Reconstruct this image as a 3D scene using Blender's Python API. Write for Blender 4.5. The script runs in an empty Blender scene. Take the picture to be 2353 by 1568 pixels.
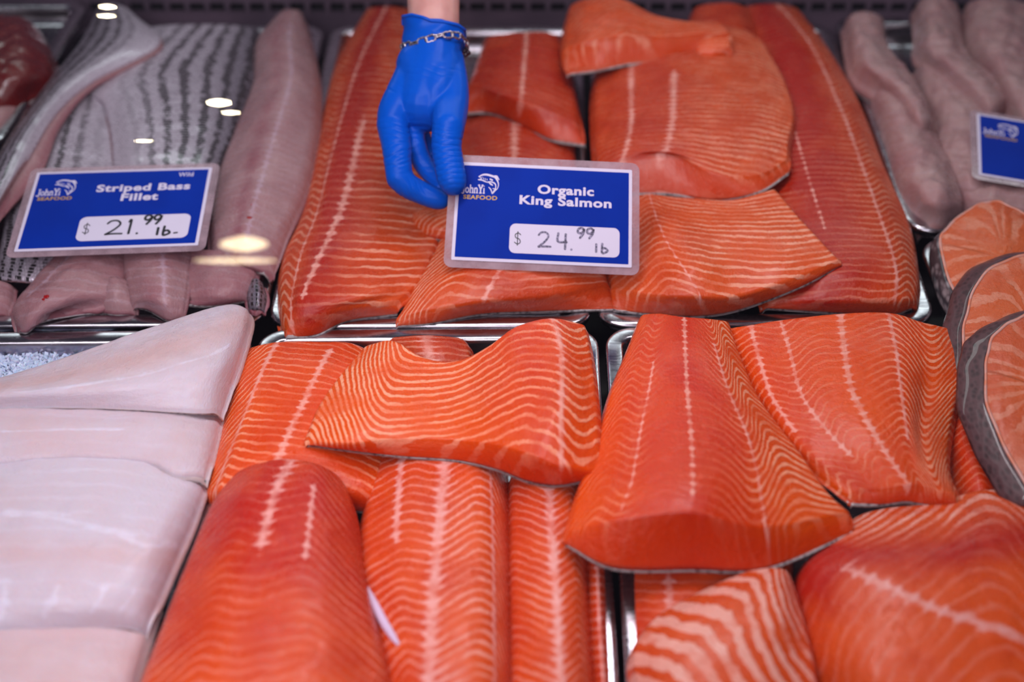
import bpy, math, random
import numpy as np
from mathutils import Vector, Matrix
random.seed(7); rng = np.random.default_rng(7)
S = bpy.context.scene
COL = S.collection
W, H_, F = 2353, 1568, 3268.0
PITCH = math.radians(40.0)
CAMZ = 0.86
# ------------------------------------------------------------------ camera, world, light, exposure
cam = bpy.data.cameras.new('camera'); cam_o = bpy.data.objects.new('camera', cam); COL.objects.link(cam_o)
cam.sensor_width = 36; cam.lens = 36*F/W; cam.clip_start = 0.01
cam_o.location = (0, 0, CAMZ); cam_o.rotation_euler = (math.pi/2-PITCH, 0, 0)
cam.dof.use_dof = True; cam.dof.focus_distance = 1.19; cam.dof.aperture_fstop = 2.6
S.camera = cam_o
wd = bpy.data.worlds.new('world'); S.world = wd; wd.use_nodes = True
wd.node_tree.nodes['Background'].inputs[0].default_value = (0.60, 0.52, 0.78, 1)
wd.node_tree.nodes['Background'].inputs[1].default_value = 0.09
def area(name, loc, aim, sx, sy, power, col, spread=180):
    l = bpy.data.lights.new(name, 'AREA'); l.shape = 'RECTANGLE'; l.size = sx; l.size_y = sy
    l.energy = power; l.color = col; l.spread = math.radians(spread)
    o = bpy.data.objects.new(name, l); COL.objects.link(o); o.location = loc
    o.rotation_euler = (Vector(aim)-Vector(loc)).to_track_quat('-Z', 'Y').to_euler()
    return o
area('case_strip_light', (-0.16, 0.80, 0.78), (-0.10, 0.74, 0.1), 1.3, 0.10, 9.0, (1.0, 0.93, 0.97))
area('shop_front_light', (-0.35, -0.50, 1.30), (-0.10, 0.70, 0.1), 1.3, 0.6, 23.0, (1.0, 0.91, 1.0))
area('case_back_light', (0.0, 1.62, 0.52), (0.0, 1.1, 0.1), 1.5, 0.08, 2.2, (0.86, 1.0, 0.98))
S.view_settings.view_transform = 'Standard'; S.view_settings.look = 'None'
S.view_settings.gamma = 1.0; S.view_settings.exposure = -0.32; S.view_settings.use_curve_mapping = False
S.cycles.use_denoising = True
S.cycles.max_bounces = 8; S.cycles.transparent_max_bounces = 12

# ------------------------------------------------------------------ pixel helpers
R_ = np.array([1.0, 0, 0]); U_ = np.array([0, math.sin(PITCH), math.cos(PITCH)]); FW = np.array([0, math.cos(PITCH), -math.sin(PITCH)])
CP = np.array([0, 0, CAMZ])
def ray(px, py): return FW + R_*((px-W/2)/F) - U_*((py-H_/2)/F)
def at(px, py, zcm=6.0):
    d = ray(px, py); t = (zcm*0.01-CAMZ)/d[2]
    return CP + d*t
def atd(px, py, depth): return CP + ray(px, py)*depth
def depth_of(px, py, zcm): return float(np.dot(at(px, py, zcm)-CP, FW))

# ------------------------------------------------------------------ objects helpers
def link(name, me, parent=None, mat=None):
    o = bpy.data.objects.new(name, me); COL.objects.link(o)
    if parent is not None: o.parent = parent
    if mat is not None and me is not None and len(me.materials) == 0: me.materials.append(mat)
    return o
def tag(o, label=None, cat=None, group=None, kind=None):
    if label: o['label'] = label
    if cat: o['category'] = cat
    if group: o['group'] = group
    if kind: o['kind'] = kind
    return o
def empty(name, loc=(0, 0, 0)):
    o = bpy.data.objects.new(name, None); COL.objects.link(o); o.location = loc; o.empty_display_size = 0.02
    return o
def mesh(name, verts, faces, smooth=True):
    me = bpy.data.meshes.new(name)
    me.from_pydata([tuple(map(float, v)) for v in verts], [], [tuple(map(int, f)) for f in faces])
    me.update()
    if smooth: me.polygons.foreach_set('use_smooth', np.ones(len(me.polygons), dtype=bool))
    return me
def box_vf(cx, cy, cz, sx, sy, sz):
    v = [(cx+a*sx/2, cy+b*sy/2, cz+c*sz/2) for a in (-1, 1) for b in (-1, 1) for c in (-1, 1)]
    f = [(0, 1, 3, 2), (4, 6, 7, 5), (0, 4, 5, 1), (2, 3, 7, 6), (0, 2, 6, 4), (1, 5, 7, 3)]
    return v, f
def cr(P, t):
    """Catmull-Rom through P (n,...) at params t in 0..1"""
    P = np.asarray(P, float); n = len(P)
    if n == 1: return np.repeat(P, len(t), 0)
    E = np.concatenate([[2*P[0]-P[1]], P, [2*P[-1]-P[-2]]])
    x = np.clip(np.asarray(t)*(n-1), 0, n-1-1e-9); i = x.astype(int); f = (x-i).reshape((-1,)+(1,)*(P.ndim-1))
    a, b, c, d = E[i], E[i+1], E[i+2], E[i+3]
    return 0.5*(2*b+(c-a)*f+(2*a-5*b+4*c-d)*f*f+(3*b-a-3*c+d)*f**3)
def pw(pts, x):
    """smooth piecewise function"""
    if pts is None: return np.zeros_like(x)
    if isinstance(pts, (int, float)): return np.full_like(x, float(pts))
    xs = [p[0] for p in pts]; ys = [p[1] for p in pts]
    y = np.interp(x, xs, ys)
    k = 0.018
    for dx in (-2*k, -k, k, 2*k): y = y+np.interp(np.clip(x+dx, 0, 1), xs, ys)
    return y/5
def sst(a, b, x):
    t = np.clip((x-a)/(b-a), 0, 1); return t*t*(3-2*t)
_ph = rng.uniform(0, 6.28, (40, 3)); _di = rng.normal(0, 1, (40, 3)); _di /= np.linalg.norm(_di, axis=1)[:, None]
def wob(P, freq, k0=0, n=6):
    """cheap smooth noise from a few sine waves; P (...,3) metres"""
    r = 0
    for k in range(k0, k0+n):
        r = r+np.sin((P@_di[k % 40])*freq*(1+0.35*(k-k0))+_ph[k % 40, 0]*3)*np.cos((P@_di[(k+13) % 40])*freq*0.8+_ph[k % 40, 1])
    return r/n

# ------------------------------------------------------------------ node helpers
class NT:
    def __init__(s, name):
        s.m = bpy.data.materials.new(name); s.m.use_nodes = True; s.t = s.m.node_tree
        s.b = s.t.nodes['Principled BSDF']; s.out = s.t.nodes['Material Output']
    def n(s, typ, **kw):
        n = s.t.nodes.new(typ)
        for k, v in kw.items():
            if k == 'ins':
                for a, b in v.items(): s.set(n.inputs[a], b)
            else: setattr(n, k, v)
        return n
    def set(s, sock, v):
        if isinstance(v, bpy.types.NodeSocket): s.t.links.new(v, sock)
        else: sock.default_value = v
    def math(s, op, a, b=0.0, c=None, clamp=False):
        n = s.n('ShaderNodeMath', operation=op, use_clamp=clamp); s.set(n.inputs[0], a); s.set(n.inputs[1], b)
        if c is not None: s.set(n.inputs[2], c)
        return n.outputs[0]
    def ss(s, x, a, b, lo=0.0, hi=1.0):
        n = s.n('ShaderNodeMapRange', interpolation_type='SMOOTHSTEP'); s.set(n.inputs[0], x)
        s.set(n.inputs[1], a); s.set(n.inputs[2], b); s.set(n.inputs[3], lo); s.set(n.inputs[4], hi); return n.outputs[0]
    def mix(s, f, a, b, blend='MIX'):
        n = s.n('ShaderNodeMix', data_type='RGBA', blend_type=blend); s.set(n.inputs[0], f); s.set(n.inputs[6], a); s.set(n.inputs[7], b); return n.outputs[2]
    def noise(s, vec, scale, detail=3, rough=0.5, out=0):
        n = s.n('ShaderNodeTexNoise'); n.inputs['Scale'].default_value = scale; n.inputs['Detail'].default_value = detail; n.inputs['Roughness'].default_value = rough
        if vec is not None: s.set(n.inputs['Vector'], vec)
        return n.outputs[out]
    def mapping(s, vec, scale, loc=(0, 0, 0)):
        n = s.n('ShaderNodeMapping'); s.set(n.inputs[0], vec); n.inputs['Scale'].default_value = scale; n.inputs['Location'].default_value = loc; return n.outputs[0]
    def attr(s, name, out='Vector'):
        n = s.n('ShaderNodeAttribute'); n.attribute_name = name; return n.outputs[out]
    def sep(s, v):
        n = s.n('ShaderNodeSeparateXYZ'); s.set(n.inputs[0], v); return n.outputs
    def bump(s, h, strength=0.3, dist=0.001, nrm=None):
        n = s.n('ShaderNodeBump'); n.inputs['Strength'].default_value = strength; n.inputs['Distance'].default_value = dist; s.set(n.inputs['Height'], h)
        if nrm is not None: s.set(n.inputs['Normal'], nrm)
        return n.outputs[0]
    def P(s, **kw):
        for k, v in kw.items(): s.set(s.b.inputs[k.replace('_', ' ')], v)
def lin(r, g, b):
    f = lambda c: (c/255/12.92) if c/255 <= 0.04045 else ((c/255+0.055)/1.055)**2.4
    return (f(r), f(g), f(b), 1)
def simple(name, col, rough=0.5, metal=0.0, noise=None, bump=0.0, **kw):
    t = NT(name); t.P(Base_Color=col, Roughness=rough, Metallic=metal)
    tc = t.n('ShaderNodeTexCoord').outputs['Object']
    if noise:
        c = t.noise(tc, noise[0], 4)
        t.P(Base_Color=t.mix(t.ss(c, 0.35, 0.65), col, noise[1]))
    if bump: t.P(Normal=t.bump(t.noise(tc, 400, 3), bump, 0.0005))
    for k, v in kw.items(): t.P(**{k: v})
    return t.m

def flesh(name, orange, red, fat, cutc, sss=0.22, rough=0.25, mott=0.34, stripe_k=1.0, coat=0.10, wet=0.3, veinc=(0.83, 0.43, 0.44, 1)):
    t = NT(name)
    co = t.attr('fishco'); a1 = t.sep(t.attr('pa')); a2 = t.sep(t.attr('pb'))
    n1 = t.noise(co, 70, 3, 0.55); n2 = t.noise(co, 320, 3, 0.6); n3 = t.noise(co, 28, 3, 0.5)
    fib = t.noise(t.mapping(co, (900, 130, 400)), 1.0, 2, 0.6)
    ph = t.math('ADD', a1[0], t.math('MULTIPLY', t.math('SUBTRACT', n1, 0.5), 4.2))
    ph = t.math('ADD', ph, t.math('MULTIPLY', t.math('SUBTRACT', n3, 0.5), 4.0))
    ph = t.math('ADD', ph, t.math('MULTIPLY', t.math('SUBTRACT', n2, 0.5), 1.2))
    sn = t.math('MULTIPLY_ADD', t.math('COSINE', ph), 0.5, 0.5)
    lo = t.math('SUBTRACT', 1.0, t.math('MULTIPLY', a1[2], 0.88))
    var = t.math('MULTIPLY', t.ss(t.noise(co, 30, 3), 0.36, 0.58, 0.28, 1.0), t.ss(n2, 0.25, 0.6, 0.65, 1.0))
    st = t.math('MULTIPLY', t.ss(sn, t.math('SUBTRACT', lo, 0.10), t.math('ADD', lo, 0.10)), t.math('MULTIPLY', a1[1], var), clamp=True)
    vd = t.math('SUBTRACT', a2[0], t.math('MULTIPLY', t.ss(sn, 0.5, 1.0), 1.6))
    vd = t.math('ADD', vd, t.math('MULTIPLY', t.math('SUBTRACT', n2, 0.5), 2.2))
    vd = t.math('ADD', vd, t.math('MULTIPLY', t.math('SUBTRACT', n1, 0.5), 1.6))
    ve = t.math('MULTIPLY', t.ss(vd, -0.2, 1.9, 1.0, 0.0), t.ss(t.noise(co, 85, 3, 0.6), 0.32, 0.60, 0.22, 0.68))
    tn = t.math('ADD', a2[1], t.math('MULTIPLY', t.math('SUBTRACT', n3, 0.5), mott*2.2), clamp=True)
    tn = t.math('ADD', tn, t.math('MULTIPLY', t.math('SUBTRACT', n2, 0.5), mott*0.7), clamp=True)
    base = t.mix(tn, orange, red)
    base = t.mix(t.math('MULTIPLY', t.ss(fib, 0.55, 0.75), 0.07), base, fat)
    base = t.mix(t.math('MULTIPLY', t.ss(fib, 0.45, 0.25), 0.10), base, red)
    fleck = t.ss(t.noise(co, 520, 2, 0.7), 0.66, 0.74)
    st = t.math('MULTIPLY', st, t.math('SUBTRACT', 1.0, t.math('MULTIPLY', tn, 0.65)))
    ff = t.math('MAXIMUM', st, ve)
    ff = t.math('MAXIMUM', ff, t.math('MULTIPLY', fleck, 0.12))
    col = t.mix(t.math('MULTIPLY', ff, stripe_k), base, fat)
    col = t.mix(t.math('MULTIPLY', ve, 0.6*stripe_k), col, veinc)
    col = t.mix(t.math('MULTIPLY', a2[2], 0.6), col, cutc)
    t.P(Base_Color=col, Roughness=t.math('ADD', t.ss(n2, 0.3, 0.75, rough-0.10, rough+0.06), t.ss(n1, 0.4, 0.6, 0.0, 0.14)))
    t.P(Subsurface_Weight=sss, Subsurface_Scale=0.006, Coat_Weight=coat, Coat_Roughness=0.16)
    t.b.inputs['Subsurface Radius'].default_value = (1.0, 0.35, 0.2)
    t.b.inputs['Specular IOR Level'].default_value = wet
    h = t.math('ADD', t.math('MULTIPLY', ff, 0.5), t.math('MULTIPLY', fib, 0.18))
    h = t.math('ADD', h, t.math('MULTIPLY', n2, 0.9))
    h = t.math('ADD', h, t.math('MULTIPLY', t.noise(co, 1100, 2, 0.6), 0.4))
    t.P(Normal=t.bump(h, 0.7, 0.0011))
    return t.m

M = {}
M['salmon'] = flesh('salmon_flesh', lin(226, 80, 6), lin(192, 24, 3), lin(248, 168, 134), lin(206, 52, 4))
M['king'] = flesh('king_salmon_flesh', lin(212, 80, 26), lin(164, 22, 6), lin(240, 168, 140), lin(200, 58, 12), rough=0.26)
M['farmed'] = flesh('rosy_salmon_flesh', lin(224, 84, 30), lin(186, 30, 14), lin(244, 170, 154), lin(208, 62, 18), mott=0.5)
M['halibut'] = flesh('halibut_flesh', lin(208, 194, 208), lin(208, 172, 174), lin(232, 226, 246), lin(214, 180, 172), sss=0.3, mott=0.4, rough=0.36, stripe_k=0.45, veinc=lin(232, 230, 250))
M['monk'] = flesh('monkfish_flesh', lin(176, 142, 140), lin(158, 106, 112), lin(206, 184, 196), lin(168, 116, 116), sss=0.25, mott=0.6, stripe_k=0.5, veinc=lin(190, 120, 130))
M['bass'] = flesh('bass_flesh', lin(166, 128, 132), lin(142, 84, 94), lin(196, 176, 190), lin(140, 70, 84), sss=0.25, mott=0.5, stripe_k=0.5, veinc=lin(206, 170, 196))
M['tuna'] = flesh('tuna_flesh', lin(120, 16, 12), lin(84, 8, 10), lin(150, 60, 50), lin(110, 12, 10), rough=0.2, coat=0.8, wet=0.5, stripe_k=0.3)
M['steak'] = flesh('steak_flesh', lin(210, 98, 50), lin(184, 66, 38), lin(228, 160, 134), lin(214, 120, 80), mott=0.3)
def skin_mat(name, c1, c2, rough=0.4, metal=0.1, sc=260):
    t = NT(name); co = t.n('ShaderNodeTexCoord').outputs['Object']
    v = t.n('ShaderNodeTexVoronoi'); v.inputs['Scale'].default_value = sc; t.set(v.inputs['Vector'], t.mapping(co, (1, 0.6, 1)))
    n = t.noise(co, 60, 4, 0.6)
    c = t.mix(t.ss(t.math('ADD', t.math('MULTIPLY', v.outputs['Distance'], 0.7), t.math('MULTIPLY', n, 0.6)), 0.35, 0.75), c1, c2)
    t.P(Base_Color=c, Roughness=rough, Metallic=metal, Coat_Weight=0.4, Normal=t.bump(v.outputs['Distance'], 0.5, 0.0008))
    return t.m
M['skin'] = skin_mat('salmon_skin', lin(92, 84, 88), lin(170, 158, 160))
M['steak_skin'] = skin_mat('steak_skin_dark', lin(52, 26, 30), lin(84, 52, 56), 0.5, 0.0)
M['steak_skin_silver'] = skin_mat('steak_skin_silver', lin(150, 136, 140), lin(58, 50, 56), 0.4, 0.1, 170)
def bass_skin():
    t = NT('striped_bass_skin'); co = t.attr('fishco'); a1 = t.sep(t.attr('pa')); a2 = t.sep(t.attr('pb'))
    xy = t.sep(co)
    sx = t.math('MULTIPLY', xy[0], 1/0.0046); sy = t.math('MULTIPLY', xy[1], 1/0.0046)
    # scale lattice in staggered rows
    row = t.math('FLOOR', sy); off = t.math('MULTIPLY', t.math('MODULO', row, 2.0), 0.5)
    fx = t.math('SUBTRACT', t.math('FRACT', t.math('ADD', sx, off)), 0.5); fy = t.math('FRACT', sy)
    d = t.math('ADD', t.math('MULTIPLY', t.math('MULTIPLY', fx, fx), 2.6), t.math('MULTIPLY', t.math('SUBTRACT', fy, 0.25), 0.8))
    scale_edge = t.ss(d, 0.25, 0.62)
    n = t.noise(co, 170, 3, 0.6); nl = t.noise(co, 34, 3, 0.5)
    # dark dashed rows along the fish
    s = t.math('MULTIPLY_ADD', t.math('COSINE', t.math('ADD', a1[0], t.math('MULTIPLY', t.math('SUBTRACT', nl, 0.5), 1.8))), 0.5, 0.5)
    cell = t.n('ShaderNodeCombineXYZ'); t.set(cell.inputs[0], t.math('FLOOR', t.math('ADD', sx, off))); t.set(cell.inputs[1], row)
    wn = t.n('ShaderNodeTexWhiteNoise'); t.set(wn.inputs['Vector'], cell.outputs[0])
    dash = t.ss(t.math('ADD', t.math('ADD', s, t.math('MULTIPLY', t.math('SUBTRACT', n, 0.5), 1.0)), t.math('MULTIPLY', t.math('SUBTRACT', wn.outputs[0], 0.5), 0.7)), 0.58, 0.72)
    dash = t.math('MULTIPLY', dash, t.ss(t.math('ABSOLUTE', t.math('SUBTRACT', fy, 0.5)), 0.5, 0.22, 0.12, 1.0))
    dark = t.math('MULTIPLY', dash, a1[1], clamp=True)
    base = t.mix(a2[1], lin(214, 200, 216), lin(104, 98, 112))
    base = t.mix(t.math('MULTIPLY', scale_edge, 0.35), base, lin(120, 104, 112))
    col = t.mix(dark, base, lin(34, 30, 32))
    t.P(Base_Color=col, Roughness=t.ss(n, 0.3, 0.7, 0.22, 0.45), Metallic=0.25, Coat_Weight=0.4, Coat_Roughness=0.1)
    t.P(Normal=t.bump(t.math('ADD', scale_edge, t.math('MULTIPLY', n, 0.6)), 0.6, 0.0008))
    return t.m
M['bass_skin'] = bass_skin()
def steel(name, base, rough):
    t = NT(name); co = t.n('ShaderNodeTexCoord').outputs['Object']
    n = t.noise(t.mapping(co, (30, 400, 100)), 1.0, 3, 0.6); n2 = t.noise(co, 25, 3)
    t.P(Base_Color=t.mix(t.ss(n2, 0.3, 0.7), base, tuple(0.8*c for c in base[:3])+(1,)), Metallic=1.0, Roughness=t.ss(n, 0.2, 0.8, rough-0.05, rough+0.1), Normal=t.bump(n, 0.12, 0.0004))
    return t.m
M['steel'] = steel('stainless_steel', lin(196, 190, 198), 0.2)
M['deck'] = simple('dark_deck', lin(22, 18, 22), 0.5, 0.0, (30, lin(14, 12, 14)))
M['wall'] = simple('case_back_metal', lin(104, 86, 102), 0.45, 0.2, (12, lin(84, 70, 84)))
M['black'] = simple('slot_black', lin(6, 6, 8), 0.9)
M['white'] = simple('sign_white', lin(214, 204, 226), 0.45, Specular_IOR_Level=0.2)
M['blue'] = simple('sign_blue', lin(0, 44, 156), 0.5, 0, (20, lin(0, 40, 148)), Specular_IOR_Level=0.05)
M['ink'] = simple('marker_ink', lin(22, 20, 30), 0.5)
M['ink_worn'] = simple('worn_marker_ink', lin(56, 50, 78), 0.5, 0, (700, lin(150, 140, 170)))
M['gold'] = simple('sign_gold', lin(196, 150, 40), 0.4)
M['silver'] = simple('oxidised_silver', lin(226, 216, 222), 0.36, 1.0, (600, lin(130, 116, 122)), bump=0.4)
M['bead'] = simple('dark_bead', lin(40, 20, 26), 0.2)
def laminate():
    t = NT('laminate_film'); co = t.n('ShaderNodeTexCoord').outputs['Object']
    tr = t.n('ShaderNodeBsdfTransparent'); tr.inputs[0].default_value = (0.92, 0.88, 0.9, 1)
    t.P(Base_Color=lin(190, 160, 172), Roughness=0.25, Coat_Weight=0.5)
    mx = t.n('ShaderNodeMixShader'); t.set(mx.inputs[0], t.ss(t.noise(co, 40, 4, 0.6), 0.3, 0.8, 0.3, 0.7))
    t.t.links.new(tr.outputs[0], mx.inputs[1]); t.t.links.new(t.b.outputs[0], mx.inputs[2]); t.t.links.new(mx.outputs[0], t.out.inputs[0])
    return t.m
M['laminate'] = laminate()
def glass():
    t = NT('clear_case_glass')
    tr = t.n('ShaderNodeBsdfTransparent'); tr.inputs[0].default_value = (0.97, 0.98, 0.98, 1)
    gl = t.n('ShaderNodeBsdfGlossy'); gl.inputs['Roughness'].default_value = 0.0
    fr = t.n('ShaderNodeFresnel'); fr.inputs[0].default_value = 1.5
    mx = t.n('ShaderNodeMixShader'); t.t.links.new(fr.outputs[0], mx.inputs[0])
    t.t.links.new(tr.outputs[0], mx.inputs[1]); t.t.links.new(gl.outputs[0], mx.inputs[2]); t.t.links.new(mx.outputs[0], t.out.inputs[0])
    return t.m
M['glass'] = glass()
def emis(name, col, k):
    t = NT(name); e = t.n('ShaderNodeEmission'); e.inputs[0].default_value = col; e.inputs[1].default_value = k
    t.t.links.new(e.outputs[0], t.out.inputs[0]); return t.m
M['lamp'] = emis('warm_lamp', (1.0, 0.86, 0.55, 1), 110.0)
M['lamp_soft'] = emis('warm_tube', (1.0, 0.82, 0.5, 1), 22.0)

# ------------------------------------------------------------------ room: deck, back wall, pans, glass
v, f = box_vf(0, 1.0, -0.01, 4.0, 2.6, 0.02)
tag(link('floor', mesh('floor', v, f, False), None, M['deck']), kind='structure')
YW = at(700, 40, 6.0)[1]+0.004
v, f = box_vf(0, YW+0.05, 0.17, 4.0, 0.012, 0.34)
wall = link('wall_back', mesh('wall_back', v, f, False), None, M['wall']); tag(wall, kind='structure')
# slotted grille standing in front of the back wall: bars leave real openings
gy = YW+0.012
def wallpix(px, py):
    d = ray(px, py); t = gy/d[1]; p = CP+d*t; return p[0], p[2]
z_lo = wallpix(700, 26)[1]; z_hi = wallpix(700, 4)[1]; pitch = wallpix(746, 15)[0]-wallpix(700, 15)[0]; x0 = wallpix(293, 15)[0]
grille = empty('vent_grille', (0, gy, 0)); tag(grille, 'dark slotted metal vent strip along the back of the display case', 'vent')
def part_box(name, root, x, y, z, sx, sy, sz, mat):
    v, f = box_vf(x-root.location.x, y-root.location.y, z-root.location.z, sx, sy, sz)
    return link(name, mesh(name, v, f, False), root, mat)
part_box('bottom_rail', grille, 0, gy, z_lo/2, 3.2, 0.006, z_lo, M['wall'])
part_box('top_rail', grille, 0, gy, z_hi+0.03, 3.2, 0.006, 0.06, M['wall'])
barv, barf = box_vf(0, 0, 0, pitch*0.26, 0.006, z_hi-z_lo)
barme = mesh('bar', barv, barf, False); barme.materials.append(M['wall'])
for k in range(-8, 62):
    b = link('bar', barme, grille); b.location = (x0+pitch*k, 0, (z_hi+z_lo)/2)
part_box('backing', grille, 0, gy+0.012, (z_hi+z_lo)/2, 3.2, 0.004, 0.05, M['black'])

def rloop(c, r, inset, n=10):
    """rounded quad loop from 4 world corners (xy), inset; returns (m,2) points"""
    c = [np.array(p[:2]) for p in c]; ctr = sum(c)/4; out = []
    q = []
    for i in range(4):
        a, b, d = c[i-1], c[i], c[(i+1) % 4]
        e1 = (a-b)/np.linalg.norm(a-b); e2 = (d-b)/np.linalg.norm(d-b)
        s = abs(e1[0]*e2[1]-e1[1]*e2[0])
        q.append(b+(e1+e2)*inset/s)
    rr = max(r-inset, 0.006)
    for i in range(4):
        a, b, d = q[i-1], q[i], q[(i+1) % 4]
        e1 = (a-b)/np.linalg.norm(a-b); e2 = (d-b)/np.linalg.norm(d-b)
        p0, p2 = b+e1*rr, b+e2*rr
        for k in range(n+1):
            t = k/n; w = 0.92
            den = (1-t)**2+2*w*t*(1-t)*0.7071/0.92*1.0+t*t
            out.append(((1-t)**2*p0+2*0.7071*t*(1-t)*b+t*t*p2)/((1-t)**2+2*0.7071*t*(1-t)+t*t))
    return np.array(out)
def pan(corners_px, zr, label, depth=2.6, group=None, r=0.026, name='steel_pan', cat='pan'):
    cs = [at(px, py, zr) for px, py in corners_px]
    prof = [(0.0016, -0.009), (0.0004, -0.006), (0, -0.003), (0.0008, -0.0008), (0.0022, 0), (0.004, 0.0004), (0.0125, 0.0001), (0.0145, -0.0004), (0.0160, -0.002), (0.0170, -0.005), (0.0182, -0.010), (0.020, -depth*0.01+0.004), (0.026, -depth*0.01)]
    vs = []; L = None
    for ins, dz in prof:
        lp = rloop(cs, r, ins); L = len(lp)
        for p in lp: vs.append((p[0], p[1], zr*0.01+dz))
    fs = []
    for k in range(len(prof)-1):
        for i in range(L):
            j = (i+1) % L; fs.append((k*L+i, k*L+j, (k+1)*L+j, (k+1)*L+i))
    fs.append(tuple((len(prof)-1)*L+i for i in range(L)))
    ctr = np.mean(np.array(vs), 0); ctr[2] = zr*0.01-depth*0.01
    me = mesh(name, [np.array(p)-ctr for p in vs], fs)
    o = link(name, me, None, M['steel']); o.location = ctr
    sd = o.modifiers.new('thick', 'SOLIDIFY'); sd.thickness = 0.0008; sd.offset = 1
    tag(o, label, cat, group)
    return o
pan([(760, 58), (1338, 58), (1362, 748), (612, 750)], 6, 'stainless steel pan of salmon fillets behind the king salmon sign')
pan([(1352, 56), (1906, 54), (2158, 742), (1372, 747)], 6, 'stainless steel pan of salmon fillets at the back right centre')
pan([(186, 56), (748, 56), (604, 745), (-150, 750)], 6, 'stainless steel pan holding the striped bass fillets')
pan([(-190, 2), (208, 2), (-8, 340), (-480, 340)], 8.4, 'shallow steel pan with the dark red tuna in the far left corner', depth=2.0)
pan([(1914, 40), (2420, 40), (2700, 528), (2088, 530)], 6, 'steel pan of pale monkfish at the back right')
pan([(2108, 548), (2760, 548), (3240, 1330), (2408, 1330)], 6, 'steel pan of salmon steaks at the right edge')
pan([(598, 755), (1374, 751), (1432, 1720), (372, 1720)], 6, 'long steel pan of salmon fillets at the front centre')
pan([(1388, 751), (2170, 748), (2520, 1720), (1446, 1720)], 6, 'long steel pan of salmon fillets at the front right')
pan([(-190, 762), (588, 756), (358, 1720), (-640, 1720)], 6, 'steel pan of white halibut fillets at the front left')

# ------------------------------------------------------------------ fillet builder
def world_rows(rows): return np.array([[at(*p) for p in r] for r in rows])
def edge_curve(lst, t): return cr(np.array([at(*p) for p in lst]), t)
def grid_faces(nv, nu, off=0):
    i = np.arange(nv-1)[:, None]*nu+np.arange(nu-1)[None]
    q = np.stack([i, i+nu, i+nu+1, i+1], -1).reshape(-1, 4)
    return q+off
def build_mesh(name, V, Fq, attrs, mat):
    me = bpy.data.meshes.new(name)
    me.vertices.add(len(V)); me.vertices.foreach_set('co', V.astype(np.float32).ravel())
    me.loops.add(len(Fq)*4); me.loops.foreach_set('vertex_index', Fq.astype(np.int32).ravel())
    me.polygons.add(len(Fq)); me.polygons.foreach_set('loop_start', np.arange(0, len(Fq)*4, 4, dtype=np.int32))
    me.polygons.foreach_set('loop_total', np.full(len(Fq), 4, dtype=np.int32))
    me.polygons.foreach_set('use_smooth', np.ones(len(Fq), dtype=bool))
    me.update(calc_edges=True); me.validate()
    for k, a in attrs.items():
        at_ = me.attributes.new(k, 'FLOAT_VECTOR', 'POINT'); at_.data.foreach_set('vector', a.astype(np.float32).ravel())
    me.materials.append(mat)
    return me
def coons(L, Rr, Fa, Ne, u, v):
    U = u[None, :, None]; Vv = v[:, None, None]
    return ((1-U)*L[:, None]+U*Rr[:, None]+(1-Vv)*Fa[None]+Vv*Ne[None]
            - (1-U)*(1-Vv)*L[0]-U*(1-Vv)*Rr[0]-(1-U)*Vv*L[-1]-U*Vv*Rr[-1])
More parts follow.
